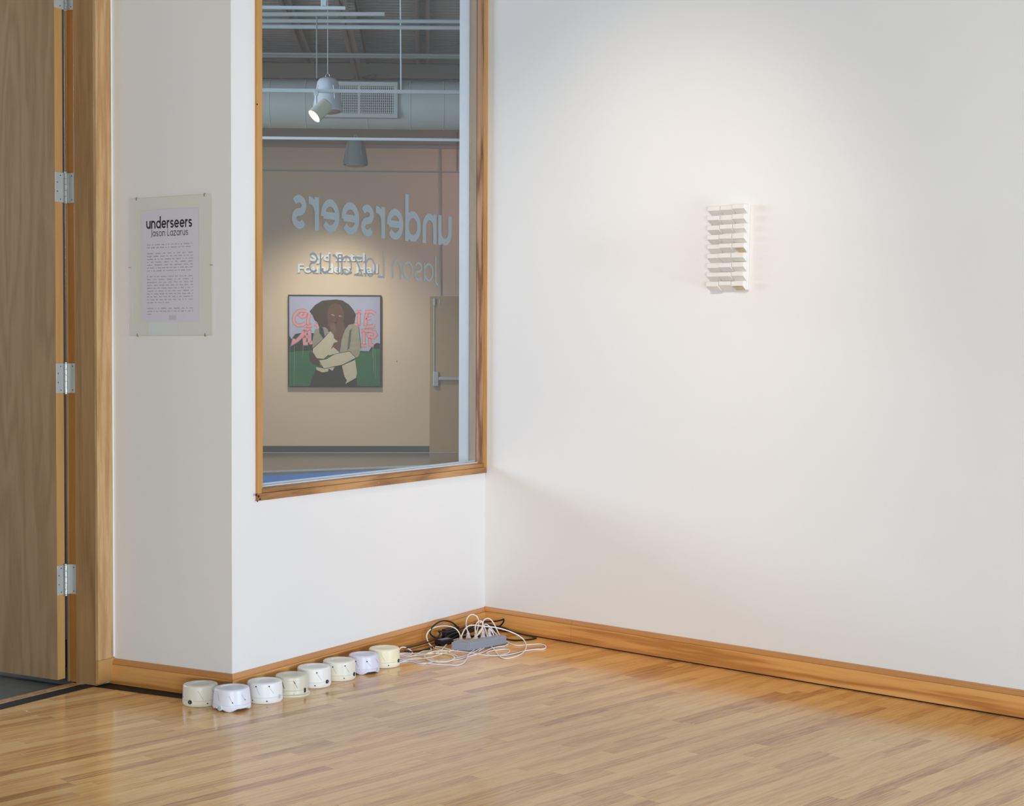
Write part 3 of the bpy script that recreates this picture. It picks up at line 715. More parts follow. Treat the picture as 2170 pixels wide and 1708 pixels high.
LINES = ["There are countless ways to be seen and to go unnoticed, for", "both people and objects to be witnessed and bear witness.", "",
 "underseers presents new work by artist Jason Lazarus,", "brought together around the idea that vision is not just", "something we do, but something that happens to us, around",
 "us, and sometimes without us. The exhibition gathers", "sculpture, photography, sound, and object-based archives that", "ask viewers to slow down and look again or finally take a first",
 "look at the everyday, the overlooked, and the quietly present.", "", "A circle of used doorstops collected from across the country.", "White noise machines arranged in still formation. A",
 "decommissioned post pace clock. These are objects with", "histories, passed through many hands and many places, now", "gathered into new meaning. Lazarus finds in them a kind of",
 "tenderness as evidence of lives lived, spaces inhabited, and", "ways of moving through the world that don't always make it", "into the frame. These works also stand as quiet metaphors for",
 "the people and things that open doors, help us be noticed,", "and allow our voices be heard.", "", "underseers is an exhibition about expanding what we allow", "ourselves to see, and being open to how we might be seen in", "return."]
ltop = lp(311.5, 520.5); lbot = lp(313, 667); rx_ = lp(408.5, 516).x; lx_ = lp(311.3, 520).x
pitch = (ltop.z - lbot.z) / (len(LINES) - 1)
FULL = {1: .955, 9: .965, 20: .485, 24: .10}
wmax = rx_ - lx_
body = MB()
words = {}
def word_mesh(wd_):
    if wd_ not in words:
        me = font_mesh('w', wd_, None, res=1)
        vs = [tuple(v.co) for v in me.vertices]; words[wd_] = (vs, [list(p.vertices) for p in me.polygons], max([v[0] for v in vs] or [0])); bpy.data.meshes.remove(me)
    return words[wd_]
fs_ = pitch * 0.66
for i, ln in enumerate(LINES):
    if not ln: continue
    ws = [word_mesh(w_) for w_ in ln.split()]
    tot = sum(w_[2] for w_ in ws) * fs_; target = wmax * FULL.get(i, 1.0)
    sc_ = 1.0; gap = (target - tot) / max(1, len(ws) - 1)
    if gap < 0.16 * fs_:
        sc_ = (target - 0.22 * fs_ * (len(ws) - 1)) / tot; gap = 0.22 * fs_
    if len(ws) == 1: gap = 0
    x = lx_; z = ltop.z - pitch * i
    for (vs, fs, w_) in ws:
        body.add([(x + v[0] * fs_ * sc_, -0.0032, z + v[1] * fs_) for v in vs], fs); x += w_ * fs_ * sc_ + gap
o = body.build('body_text', M['ink2'], parent=sign)

# ------------------------------------------------------------------ relief of stacked wedges on the right wall
ra = loc(FR, 1581, 613, -0.02); rtp = loc(FR, 1498, 433, -0.02)
rb0 = loc(FR, 1583.5, 614, -0.012); rb1 = loc(FR, 1588.3, 432, -0.012)
lx0 = loc(FR, 1506, 614, -0.012).x
rel = tag(empty('wedge_relief', FR @ T(rb0.x, 0, rb0.z) @ Matrix.Rotation(R(0.9), 4, 'Y')), 'small white wall relief of stacked wooden doorstop wedges', 'artwork')
bw = rb0.x - lx0 + 0.004; bh = rb1.z - rb0.z
q = MB(); q.box(-bw, 0.0, -0.012, -0.001, 0, bh); q.build('backboard', M['relief'], parent=rel, bevel=0.0008)
rows_n = 9; pit = bh / rows_n; cwid = (bw - 0.004) / 3
rr_ = random.Random(3)
for r in range(rows_n):
    for c in range(3):
        x0 = -bw + c * cwid + 0.0008; x1 = x0 + cwid - 0.0022
        ztop = bh - r * pit - 0.001 - (2 - c) * 0.0014 - rr_.uniform(0, 0.0035)
        pr_ = 0.027 + rr_.uniform(-0.003, 0.005) + (0.002 if c == 0 else 0); fh = pit * rr_.uniform(0.44, 0.52)
        low = ztop - pit * (0.96 if r < rows_n - 1 else 1.0)
        q = MB()
        prf = [(-0.0122, ztop), (-0.012 - pr_, ztop - 0.0015), (-0.012 - pr_ - 0.001, ztop - fh), (-0.0122 - 0.002, low + 0.002), (-0.0122, low + 0.001)]
        q.prism(prf, 0, x0, x1)
        q.build('wedge', M['relief'], parent=rel, bevel=0.0007, seg=1)
# stained underside bits
for (r, c, s) in ((8, 2, 0.8), (4, 2, 0.35)):
    x0 = -bw + c * cwid; ztop = bh - r * pit - 0.006
    q = MB(); z1 = ztop - pit * 0.55; z0 = ztop - pit * 0.92
    q.add([(x0 + 0.006 + (1 - s) * 0.02, -0.012 - 0.0275, z1), (x0 + cwid * 0.95, -0.012 - 0.0275, z1), (x0 + cwid * 0.97, -0.0155, z0), (x0 + 0.012 + (1 - s) * 0.02, -0.0155, z0)], [(0, 1, 2, 3)])
    o = q.build('stain_patch', M['stain'], parent=rel)

# small filler marks on the right wall
for (px, py, s) in ((1474, 827, 0.0035), (1680, 958, 0.002), (2053, 1140, 0.0025), (1932, 956, 0.002)):
    p = loc(FR, px, py); q = MB(); q.lathe([(s, 0), (s * 0.7, s * 0.3), (0.0001, s * 0.4)], 10)
    o = q.build('paint_blob', M['wall'], smooth=True); o.matrix_world = FR @ T(p.x, 0.0001, p.z) @ Matrix.Rotation(R(90), 4, 'X')
    o.parent = bpy.data.objects['wall_right']; o.matrix_parent_inverse = bpy.data.objects['wall_right'].matrix_world.inverted()

# ------------------------------------------------------------------ noise machines
def machine(px_c, py_b, rpx, kind, col, cap, label, feats, knob):
    """kind: 'round', 'feet', 'disc'"""
    Yf = onz(px_c, py_b).y
    r = rpx / F * (Yf + 0.07)
    fpt = onz(px_c, py_b); ctr = fpt + Vector((fpt.x, fpt.y, 0)).normalized() * r
    HH = r * 1.15
    xa = Vector((ctr.y, -ctr.x, 0)).normalized()      # local x to the right, local -y to the camera
    fr = frame((ctr.x, ctr.y, 0), xa)
    root = tag(empty('noise_machine', fr), label, 'noise machine', 'white noise machines in a row along the baseboard')
    mcol = plain('abs_' + label[:12].replace(' ', '_'), col, 0.34, 0.5, 0, 0.02, 8)
    mcap = plain('cap_' + label[:12].replace(' ', '_'), cap, 0.34, 0.5, 0, 0.02, 8)
    seam = 0.30 * HH
    feet = kind == 'feet'
    def zmod(a, rr, z):
        if z > seam * 0.6: return z
        k = max(0.0, math.cos(4 * (a + PI / 2 + 0.15))) ** 0.6
        return z + (1 - k) * 0.011 * (1 - z / (seam * 0.6))
    q = MB()
    if feet: prof = [(r * 0.80, 0.0), (r * 0.93, 0.001), (r * 0.985, 0.006), (r * 1.0, seam * 0.62), (r * 0.995, seam * 0.9), (r * 0.992, seam - 0.0002)]
    elif kind == 'disc': prof = [(r * 0.9, 0.0), (r * 1.10, 0.0), (r * 1.115, 0.003), (r * 1.10, 0.0065), (r * 1.0, 0.009), (r * 0.975, 0.014), (r * 0.97, seam - 0.0002)]
    else: prof = [(r * 0.86, 0.0), (r * 0.94, 0.001), (r * 0.985, 0.006), (r, 0.013), (r * 0.995, seam - 0.0002)]
    q.lathe(prof, 64, zmod if feet else None); q.build('base', mcol, parent=root, smooth=True)
    def rad(z):
        t = (z - seam) / (HH - seam)
        if z < seam: return r * (0.997 if kind != 'disc' else 0.972)
        top = {'round': 0.955, 'feet': 0.90, 'disc': 0.92}[kind]; b0 = 0.99 if kind != 'disc' else 0.965
        return r * (b0 + (top - b0) * t)
    q = MB(); e = 0.008
    prof = [(rad(seam + .001) - 0.0009, seam), (rad(seam + .001), seam + 0.0006)]
    zt = HH - e
    for k in range(1, 6): z = seam + (zt - seam) * k / 5; prof.append((rad(z), z))
    if kind == 'disc': prof.insert(5, (rad(zt * 0.86) + 0.0002, zt * 0.86))
    rt_ = rad(zt)
    for k in range(1, 6): a = PI / 2 * k / 5; prof.append((rt_ - e * (1 - math.cos(a)), zt + e * math.sin(a)))
    rr0 = rt_ - e; rin = rt_ * (0.62 if feet else 0.42)
    prof += [(rin + 0.002, HH + 0.0012), (rin, HH - 0.0), (rin - 0.0015, HH - (0.003 if feet else 0.0018)), (rin - 0.005, HH - (0.0035 if feet else 0.0012)), (0.003, HH - (0.002 if feet else 0.0006))]
    q.lathe(prof, 64); q.build('upper_housing', mcap, parent=root, smooth=True)
    def surf(fx, z, off=0.0):
        ph_ = math.asin(max(-0.985, min(0.985, fx))); rr = rad(z) + off
        return Vector((rr * math.sin(ph_), -rr * math.cos(ph_), z))
    for ft in feats:
        if ft[0] == 'slit':
            _, x0, z0, x1, z1, wd_ = ft; n = 6; q = MB(); L_, R_ = [], []
            for k in range(n + 1):
                t = k / n; fx = x0 + (x1 - x0) * t; z = (z0 + (z1 - z0) * t) * HH
                L_.append(surf(fx - wd_ * .6, z, 0.0004)); R_.append(surf(fx + wd_ * .6, z, 0.0004))
            for k in range(n): q.add([L_[k], R_[k], R_[k + 1], L_[k + 1], surf(x0, z0 * HH, -0.002), surf(x0, z0 * HH, -0.002)][:4], [(0, 1, 2, 3)])
            q.build('air_slit', M['slit'] if wd_ < 0.03 else M['hole'], parent=root)
        elif ft[0] == 'hole':
            _, x0, z0, s = ft; c0 = surf(x0, z0 * HH, -0.0015); nrm_ = Vector((c0.x, c0.y, 0)).normalized()
            q = MB(); q.tube([c0, c0 + nrm_ * 0.0023], s, 10); q.build('air_hole', M['hole'], parent=root)
    kx, kz, kr, kc = knob
    c0 = surf(kx, kz * HH, -0.006); nrm_ = Vector((c0.x, c0.y, 0)).normalized()
    if kc == 'rocker':
        tg = Vector((-nrm_.y, nrm_.x, 0))
        def blk(a, b, d0, d1, z0, z1, nm, mat, par):
            q = MB(); q.box(a, b, -d1, -d0, z0, z1); o = q.build(nm, mat, parent=par, bevel=0.0006)
            o.matrix_local = Matrix.Translation(c0) @ Matrix.Rotation(math.atan2(nrm_.x, -nrm_.y), 4, 'Z'); return o
        s_ = blk(-0.0065, 0.0065, 0.004, 0.0078, -0.0105, 0.0105, 'switch', M['chrome'], root)
        q = MB(); q.box(-0.0048, 0.0048, -0.0092, -0.007, -0.0088, 0.0088); q.build('rocker', M['hole'], parent=s_, bevel=0.0005)
    else:
        q = MB(); q.tube([c0, c0 + nrm_ * 0.0075], kr + 0.0035, 24); q.build('dial_collar', mcol, parent=root, bevel=0.001)
        cc = {'black': M['hole'], 'blue': plain('dial_blue', srgb(170, 196, 212), 0.25, 0.6), 'grey': plain('dial_grey', srgb(186, 196, 206), 0.3, 0.6)}[kc]
        q = MB(); q.tube([c0 + nrm_ * 0.006, c0 + nrm_ * 0.0098, c0 + nrm_ * 0.0102], [kr, kr, kr * 0.9], 24); dial = q.build('dial', cc, parent=root)
        q = MB(); ct = c0 + nrm_ * 0.0101
        q.tube([ct + Vector((0, 0, -kr * 0.55)), ct + Vector((0, 0, kr * 0.55))], kr * 0.16 if kc == 'black' else kr * 0.2, 6)
        q.build('dial_mark', M['rail_dim'] if kc == 'black' else cc, parent=dial)
    return root
K = 0.016
machine(425, 1499.5, 38.2, 'round', srgb(226, 224, 212), srgb(224, 223, 214), 'cream-grey noise machine with black dial, leftmost of the row', [('slit', -.14, .80, .16, .36, .012), ('slit', .60, .86, .76, .62, .012), ('hole', .38, .17, .0028), ('hole', -.95, .42, .0025)], (-.56, .25, .0085, 'black'))
machine(491.5, 1510.5, 40.8, 'feet', srgb(226, 228, 242), srgb(224, 227, 241), 'cool white footed noise machine with pale blue dial', [('slit', -.77, .78, -.66, .52, .012), ('slit', -.17, .74, .08, .38, .014), ('hole', .03, .44, .0026), ('slit', .52, .77, .72, .48, .012), ('hole', .69, .52, .0022)], (-.62, .20, .0082, 'blue'))
machine(561, 1493.0, 38.4, 'round', srgb(234, 235, 238), srgb(236, 237, 240), 'bright white noise machine with pale grey dial, third from the doorway', [('hole', -.49, .84, .003), ('slit', -.47, .80, -.27, .45, .010), ('hole', .25, .85, .003), ('slit', .27, .81, .50, .48, .010), ('hole', -.66, .17, .0026), ('hole', .12, .15, .0030)], (.79, .30, .0082, 'grey'))
machine(617.5, 1477.6, 36.6, 'disc', srgb(214, 210, 190), srgb(214, 210, 192), 'beige older noise machine on a flared disc with a rocker switch', [('slit', .12, .80, .38, .42, .020), ('slit', .13, .80, .24, .66, .035), ('slit', -.58, .78, -.42, .42, .030), ('hole', .14, .13, .0028)], (.78, .27, 0, 'rocker'))
machine(665.5, 1460.0, 36.6, 'round', srgb(236, 236, 232), srgb(238, 237, 234), 'white noise machine with one slit and black dial, beside the beige disc-based one', [('hole', .16, .80, .003), ('slit', .18, .76, .43, .42, .011), ('hole', .05, .16, .0028)], (.74, .30, .0085, 'black'))
machine(718.5, 1445.0, 35.6, 'round', srgb(232, 229, 216), srgb(232, 230, 218), 'ivory noise machine with two slits and black dial', [('hole', -.38, .76, .003), ('slit', -.36, .73, -.16, .42, .011), ('hole', .37, .80, .003), ('slit', .39, .76, .60, .45, .011), ('hole', .30, .17, .0028), ('hole', -.5, .15, .0022)], (.88, .30, .0085, 'black'))
machine(770.3, 1431.0, 34.3, 'feet', srgb(220, 219, 240), srgb(219, 219, 240), 'lavender-tinted footed noise machine with grey dial', [('hole', -.50, .72, .003), ('slit', -.49, .69, -.31, .42, .014), ('hole', .23, .72, .003), ('slit', .25, .69, .47, .44, .014), ('slit', .82, .80, .95, .54, .012)], (.82, .24, .0080, 'grey'))
machine(814.2, 1417.0, 33.9, 'round', srgb(238, 235, 216), srgb(238, 232, 202), 'pale yellow noise machine, nearest the cord tangle', [('slit', -.20, .74, .06, .40, .010), ('hole', .27, .16, .0028)], (.88, .34, .0085, 'black'))

# ------------------------------------------------------------------ power strip, plugs and cords in the corner
def cp(x, y): return (820 + x / 6.028, 1270 + y / 6.025)
def wall_y(px, py, margin=0.035):
    d = ray(px, py); ys = []
    for fr in (FW, FR):
        n = fr.to_3x3() @ Vector((0, 1, 0)); p = fr @ Vector((0, -margin - 0.016, 0)); t = (p - EYEV).dot(n) / d.dot(n)
        if t > 0: ys.append((EYEV + d * t).y)
    return min(ys)
def cpt(x, y, ycap, r=0.003):
    px, py = cp(x, y); f = onz(px, py, r); yc = min(ycap, wall_y(px, py))
    if f.y <= yc: return f
    d = ray(px, py); return EYEV + d * (yc / d.y)
def catmull(P, n=6):
    out = []
    for i in range(len(P) - 1):
        p0, p1, p2, p3 = P[max(i - 1, 0)], P[i], P[i + 1], P[min(i + 2, len(P) - 1)]
        for k in range(n):
            t = k / n
            out.append(0.5 * ((2 * p1) + (p2 - p0) * t + (2 * p0 - 5 * p1 + 4 * p2 - p3) * t * t + (3 * p1 - 3 * p2 + p3 - p0) * t ** 3))
    out.append(P[-1]); return out
def cord(pts, ycap, r, mat, label, group, name='power_cable', lift=0.0, seg=7):
    P = [cpt(x, y, ycap, r + lift) for x, y in pts]; Q = catmull(P)
    Q = [Vector((p.x, p.y, max(p.z, r))) for p in Q]
    o = Q[0].copy(); o.z = 0
    q = MB(); q.tube([p - o for p in Q], r, seg)
    return tag(q.build(name, mat, fr=Matrix.Translation(o), smooth=True), label, 'cord', group)
# strip bodies
s0, s1 = onz(*cp(820, 655)), onz(*cp(1045, 668)); s2 = onz(*cp(1530, 572))
def strip(p, q_, w_, h_, label, nout):
    d_ = (q_ - p); d_.z = 0; L_ = d_.length; fr = frame(p, d_)
    root = tag(empty('power_strip', fr), label, 'power strip')
    q = MB(); q.box(0, L_, 0, w_, 0.0, h_); q.build('housing', M['strip'], parent=root, bevel=0.004)
    for i in range(nout):
        xx = L_ * (i + 0.6) / (nout + 0.2)
        q = MB(); q.box(xx - 0.013, xx + 0.013, w_ * 0.25, w_ * 0.75, h_ - 0.001, h_ + 0.0012); q.build('outlet', M['rail_dim'], parent=root, bevel=0.001)
    return root
strip(s0, s1, 0.10, 0.040, 'short grey power block at the near end of the plugs', 1)
strip(s1 + Vector((0.005, 0, 0)), s2, 0.055, 0.042, 'long grey power strip with a row of white plugs', 4)
# plugs
YP = 8.02
def plug(x, y, tilt, label, hh=90, mat='plug'):
    top = cpt(x + tilt, y - hh, YP); bot = cpt(x, y, YP)
    ax = (top - bot); L_ = ax.length
    q = MB(); ks = [(0, .0135), (.16, .0142), (.34, .0125), (.38, .0095), (.62, .0080), (.66, .0092), (.76, .0088), (.80, .0060), (1.0, .0042)]
    q.tube([ax * t for t, _ in ks], [k for _, k in ks], 12)
    return tag(q.build('plug', M[mat], fr=Matrix.Translation(bot), smooth=True), label, 'plug', 'plugs standing in the power strip')
plug(940, 548, 5, 'cream plug, nearest the coiled left cords', 80, 'cord_c')
plug(1042, 520, -8, 'slim white plug under the tallest cord loop', 110)
plug(1130, 538, 12, 'white plug in the middle of the power strip', 115)
plug(1225, 510, 5, 'broad white plug right of the middle one', 120)
plug(1312, 492, -8, 'last white plug at the far end of the strip', 110)
GWC = 'white cords tangled in the corner'
RC = 0.0031
cord([(1034, 425), (1012, 330), (1022, 250), (1055, 207), (1095, 195), (1140, 212), (1168, 260), (1172, 320), (1150, 400), (1138, 430)], 8.02, RC, M['cord_w'], 'white cord in the tallest loop above the plugs', GWC)
cord([(1228, 400), (1222, 320), (1238, 268), (1275, 246), (1320, 255), (1360, 300), (1395, 370), (1425, 430), (1470, 490), (1540, 548), (1630, 585), (1730, 588), (1830, 578), (1950, 572), (2015, 588), (2032, 612), (2000, 634), (1900, 640), (1780, 655), (1650, 690), (1520, 715), (1380, 722), (1200, 708), (1040, 680), (900, 663), (760, 655), (640, 662), (560, 690), (440, 715), (300, 725), (160, 715)], 8.0, RC, M['cord_w'], 'white cord reaching furthest right across the floor', GWC)
cord([(1405, 455), (1360, 405), (1310, 345), (1262, 316), (1240, 340), (1262, 400), (1280, 470), (1278, 560), (1240, 620), (1180, 660)], 7.98, RC, M['cord_l'], 'cool white cord dropping between the last two plugs', GWC)
cord([(900, 660), (930, 560), (960, 450), (1000, 375), (1050, 338), (1120, 330), (1240, 345), (1360, 356), (1470, 378), (1580, 415), (1680, 462), (1750, 520), (1778, 585), (1765, 650), (1700, 708), (1600, 745), (1510, 755), (1450, 735), (1400, 680), (1350, 620), (1290, 585), (1180, 566), (1080, 548), (1000, 520)], 7.9, RC, M['cord_w'], 'white cord in the widest loop over the power strip', GWC)
cord([(938, 470), (915, 415), (870, 370), (800, 345), (700, 340), (600, 362), (535, 405), (507, 465), (520, 530), (560, 590), (620, 630), (720, 655), (820, 690), (900, 730)], 7.92, RC, M['cord_c'], 'cream cord in the round loop left of the plugs', GWC)
cord([(1190, 300), (1215, 285), (1222, 340), (1200, 410), (1130, 480), (1020, 560), (920, 620), (820, 660), (700, 700), (560, 740), (420, 760), (280, 770), (165, 780)], 7.86, RC, M['cord_c'], 'cream cord sagging from the plugs to the machines', GWC)
cord([(160, 790), (260, 775), (360, 790), (470, 812), (600, 828), (760, 838), (890, 842), (975, 815), (1020, 760), (1045, 700), (1110, 650), (1190, 600), (1230, 560)], 7.8, RC, M['cord_l'], 'cool white cord curving nearest the viewer', GWC)
cord([(760, 665), (640, 662), (540, 682), (485, 715), (500, 755), (580, 788), (700, 800), (810, 785), (862, 750), (830, 712), (740, 690), (620, 690)], 7.75, RC, M['cord_c'], 'cream cord coiled in a flat oval', GWC, lift=0.004)
cord([(1450, 716), (1530, 696), (1568, 670), (1555, 645), (1500, 640), (1400, 650), (1310, 668), (1272, 690), (1300, 704)], 7.9, RC, M['cord_w'], 'white cord folded in a small hairpin before the strip', GWC)
cord([(150, 655), (175, 620), (225, 612), (285, 640), (322, 676), (305, 705), (240, 712), (160, 705)], 7.9, RC, M['cord_l'], 'cool white cord looped beside the pale yellow machine', GWC)
cord([(160, 810), (240, 790), (330, 800), (430, 822), (520, 815), (640, 790), (780, 775), (900, 750), (1010, 720), (1100, 680), (1200, 630), (1300, 590), (1345, 520), (1360, 450), (1330, 395), (1300, 370)], 7.86, RC, M['cord_l'], 'cool white cord rising to the last plug', GWC)
cord([(915, 500), (850, 520), (790, 550), (740, 600), (690, 655), (610, 690), (500, 700), (380, 700), (260, 690), (165, 690)], 7.95, RC, M['cord_w'], 'white cord running behind the oval coil', GWC)
cord([(1500, 600), (1550, 570), (1500, 598), (1420, 608), (1330, 630), (1220, 680), (1080, 720), (900, 770), (700, 790), (560, 770), (400, 750), (280, 760), (170, 760)], 7.9, RC, M['cord_l'], 'cool white cord passing in front of the strip', GWC)
cord([(165, 735), (260, 740), (360, 715), (460, 665), (560, 660), (560, 620), (600, 605), (680, 612), (760, 630), (840, 655)], 7.9, RC, M['cord_c'], 'cream cord kinked behind the left coil', GWC)
cord([(1130, 425), (1128, 350), (1150, 300), (1195, 275), (1225, 300), (1215, 360), (1170, 430), (1150, 480)], 7.95, RC, M['cord_c'], 'cream cord in the narrow upright loop amid the plugs', GWC)
GK = 'black cords behind the power strip'
RK = 0.0042
cord([(240, 622), (400, 585), (540, 540), (640, 490), (680, 440), (665, 405), (760, 420), (860, 400), (960, 370), (1080, 330), (1180, 290), (1300, 285), (1400, 280), (1470, 262), (1492, 255), (1485, 295), (1430, 345), (1330, 330), (1250, 310)], 8.25, RK, M['cord_k'], 'black cord peaking in the corner against the baseboard', GK)
cord([(920, 380), (860, 315), (790, 280), (710, 275), (630, 310), (570, 370), (552, 430), (590, 475), (680, 505), (780, 520), (880, 470), (1000, 400), (1100, 350)], 8.12, RK, M['cord_k'], 'black cord looped upright against the window wall baseboard', GK)
cord([(1330, 350), (1440, 355), (1520, 375), (1620, 420), (1740, 450), (1860, 478), (1905, 492), (1850, 508), (1740, 520), (1620, 522), (1520, 505)], 8.2, RK, M['cord_k'], 'black cord stretched out along the right baseboard', GK)
cord([(230, 665), (330, 668), (430, 655), (540, 625), (640, 590), (740, 540), (840, 490), (960, 430), (1090, 380), (1200, 360), (1330, 380), (1400, 420)], 8.1, RK, M['cord_k'], 'black cord lying lowest along the left baseboard', GK)
cord([(740, 500), (800, 455), (900, 420), (1010, 430), (1100, 400), (1240, 350), (1350, 350), (1380, 420), (1300, 460), (1120, 470), (940, 480), (800, 520)], 8.15, 0.0055, M['cord_k'], 'thick black cord bunched behind the plugs', GK)
b0, b1_ = onz(*cp(690, 600)), onz(*cp(900, 560))
fr = frame(b0, b1_ - b0)
t = tag(empty('power_adapter', fr), 'black power adapter block behind the left cord loop', 'adapter')
q = MB(); q.box(0, 0.09, 0, 0.045, 0, 0.028); q.build('housing', M['cord_k'], parent=t, bevel=0.004)
q = MB(); q.box(0.012, 0.078, 0.008, 0.037, 0.0275, 0.0292); q.build('top_plate', M['strip'], parent=t, bevel=0.001)
q = MB(); q.box(0.12, 0.25, 0.045, 0.09, 0, 0.06)
tag(q.build('adapter_brick', M['cord_k'], fr=frame(b0, U), bevel=0.006), 'black adapter brick standing behind the white plugs', 'adapter')

# ------------------------------------------------------------------ lobby seen through the glass
def ll(px, py, y=0.0): return loc(FL, px, py, y)
def lbox(x0, x1, y0, y1, z0, z1, name, mat, label, cat, kind='structure', bevel=0):
    q = MB(); q.box(x0, x1, y0, y1, z0, z1); return tag(q.build(name, mat, fr=FL, bevel=bevel), label, cat, kind=kind)
zdk = ll(760, 128).z          # roof deck meets the wall
zst = ll(760, 311).z
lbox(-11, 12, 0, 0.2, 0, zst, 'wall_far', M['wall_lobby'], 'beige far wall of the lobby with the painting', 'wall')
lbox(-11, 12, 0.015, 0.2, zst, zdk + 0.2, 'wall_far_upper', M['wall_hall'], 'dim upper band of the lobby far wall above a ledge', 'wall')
lz = ll(760, 363).z
lbox(-11, 12, -0.012, 0, lz - 0.012, lz + 0.012, 'trim_4', M['rail_dim'], 'thin grey reveal line across the lobby far wall', 'trim')
lbox(-11, 12, -0.02, 0.0, zst - 0.02, zst + 0.03, 'trim_5', M['joist'], 'ledge line across the lobby far wall below the duct', 'trim')
bx1 = ll(910, 950).x
lbox(-11, bx1, -0.012, 0.0, 0, ll(730, 945).z, 'baseboard_lobby', M['base_dark'], 'dark rubber base along the lobby far wall', 'baseboard')
lbox(-11.2, -11, -22, 0.2, 0, 6.2, 'wall_lobby_left', M['wall_lobby'], 'left side wall of the lobby, out of view', 'wall')
lbox(9.6, 9.8, -23.0, 0.2, 0, 6.2, 'wall_lobby_right', M['wall_lobby'], 'right side wall of the lobby, out of view', 'wall')
# floor of the lobby (polished)
lfp = [FD @ Vector((-4.2, 0.3, 0)), FD @ Vector((0.35, 0.3, 0)), FW @ Vector((0.35, TH, 0)), FW @ Vector((LW + 0.2, TH, 0)), FR @ Vector((7, 0.17, 0)), FL @ Vector((9.7, -1, 0)), FL @ Vector((9.7, 0.1, 0)), FL @ Vector((-11, 0.1, 0)), FL @ Vector((-11, -19, 0))]
q = MB(); q.prism([(p.x, p.y) for p in lfp], 2, -0.06, -0.005)
tag(q.build('lobby_floor', M['lobby_floor']), 'polished tan lobby floor beyond the window', 'floor', kind='structure')
# corrugated roof deck
pitch_d = 0.155; q = MB(); vs = []; y = -13.0; prof = []
while y < 0.3:
    prof += [(y, zdk), (y + 0.055, zdk), (y + 0.075, zdk + 0.045), (y + 0.135, zdk + 0.045)]; y += pitch_d
n = len(prof)
for (yy, zz) in prof: vs += [(-11.2, yy, zz), (9.8, yy, zz)]
q.add(vs, [(2 * i, 2 * i + 1, 2 * i + 3, 2 * i + 2) for i in range(n - 1)])
q.box(-11.2, 9.8, -24, 0.4, zdk + 0.06, zdk + 0.15)
tag(q.build('ceiling_lobby', M['deck'], fr=FL), 'corrugated grey metal roof deck over the lobby', 'ceiling', kind='structure')
# steel joists running toward the viewer: each is a pair of angles
def joist(px_l, px_r, py, depth, w_, label, web=False):
    a, b = ll(px_l, py), ll(px_r, py)
    root = tag(empty('beam', FL @ T((a.x + b.x) / 2, 0, 0)), label, 'beam', kind='structure')
    hw = (b.x - a.x) / 2
    for s in (-1, 1):
        q = MB(); x = s * (hw - w_ / 2); q.box(x - w_ / 2, x + w_ / 2, -12.9, 0, zdk - depth, zdk - depth + 0.01); q.box(x - s * (w_ / 2) - 0.005, x - s * (w_ / 2) + 0.005, -12.9, 0, zdk - depth, zdk - depth + 0.06)
        q.build('steel_angle', M['joist'], parent=root)
    if web:
        for k in range(22):
            y0 = -0.6 * k
            q = MB(); q.tube([(0, y0, zdk - depth + 0.01), (0, y0 - 0.3, zdk), (0, y0 - 0.6, zdk - depth + 0.01)], 0.012, 6); q.build('web_rod', M['joist'], parent=root)
    return root
joist(645, 668, 128, 0.02 + 0.04, 0.045, 'pair of steel angles under the deck left of the track lamp')
joist(752, 773, 168, 0.30, 0.055, 'deep open-web steel joist above the duct grille', True)
joist(776, 783, 132, 0.05, 0.03, 'slim steel angle beside the deep joist')
joist(882, 910, 130, 0.05, 0.05, 'pair of steel angles under the deck near the window post')
# duct with grille
YD = -3.0
dt, db = ll(760, 171, YD).z, ll(760, 273, YD).z
rd = (dt - db) / 2; zc = (dt + db) / 2
q = MB(); q.tube([(-10.9, YD, zc), (9.5, YD, zc)], rd, 40)
duct = tag(q.build('air_duct', M['duct'], fr=FL, smooth=True), 'large round pale duct crossing below the roof deck', 'duct')
for px in (575, 650, 780, 870, 940):
    x = ll(px, 220, YD).x; q = MB()
    q.tube([(x - 0.008, YD, zc), (x, YD, zc), (x + 0.008, YD, zc)], [rd + 0.002, rd + 0.006, rd + 0.002], 40); q.build('seam_band', M['duct'], parent=duct, smooth=True)
YG = YD - rd - 0.03
ga, gb = ll(679, 248, YG), ll(842.5, 174.5, YG)
gr = tag(empty('vent_grille', FL @ T(ga.x, YG, ga.z)), 'pale rectangular air grille set on the round duct', 'vent')
gw, gh = gb.x - ga.x, gb.z - ga.z; bdw = 0.05
q = MB()
for (x0, x1, z0, z1) in ((0, gw, 0, bdw), (0, gw, gh - bdw, gh), (0, bdw, bdw, gh - bdw), (gw - bdw, gw, bdw, gh - bdw), (gw / 2 - 0.02, gw / 2 + 0.02, bdw, gh - bdw)): q.box(x0, x1, -0.012, 0.012, z0, z1)
q.build('grille_frame', M['duct'], parent=gr)
q = MB(); q.box(0.0, gw, 0.012, rd * 0.8, 0.0, gh); q.build('collar', M['duct'], parent=gr)
q = MB(); q.box(bdw, gw - bdw, 0.008, 0.0125, bdw, gh - bdw); q.build('grille_back', M['vent_dark'], parent=gr)
nb_ = 34
for i in range(nb_):
    x = bdw + (gw - 2 * bdw) * (i + 0.5) / nb_
    q = MB(); q.box(x - 0.006, x + 0.006, -0.008, 0.004, bdw, gh - bdw); q.build('louver', M['duct'], parent=gr)
for i in range(11):
    z = bdw + (gh - 2 * bdw) * (i + 0.5) / 11
    q = MB(); q.box(bdw, gw - bdw, 0.000, 0.006, z - 0.004, z + 0.004); q.build('cross_bar', M['duct'], parent=gr)
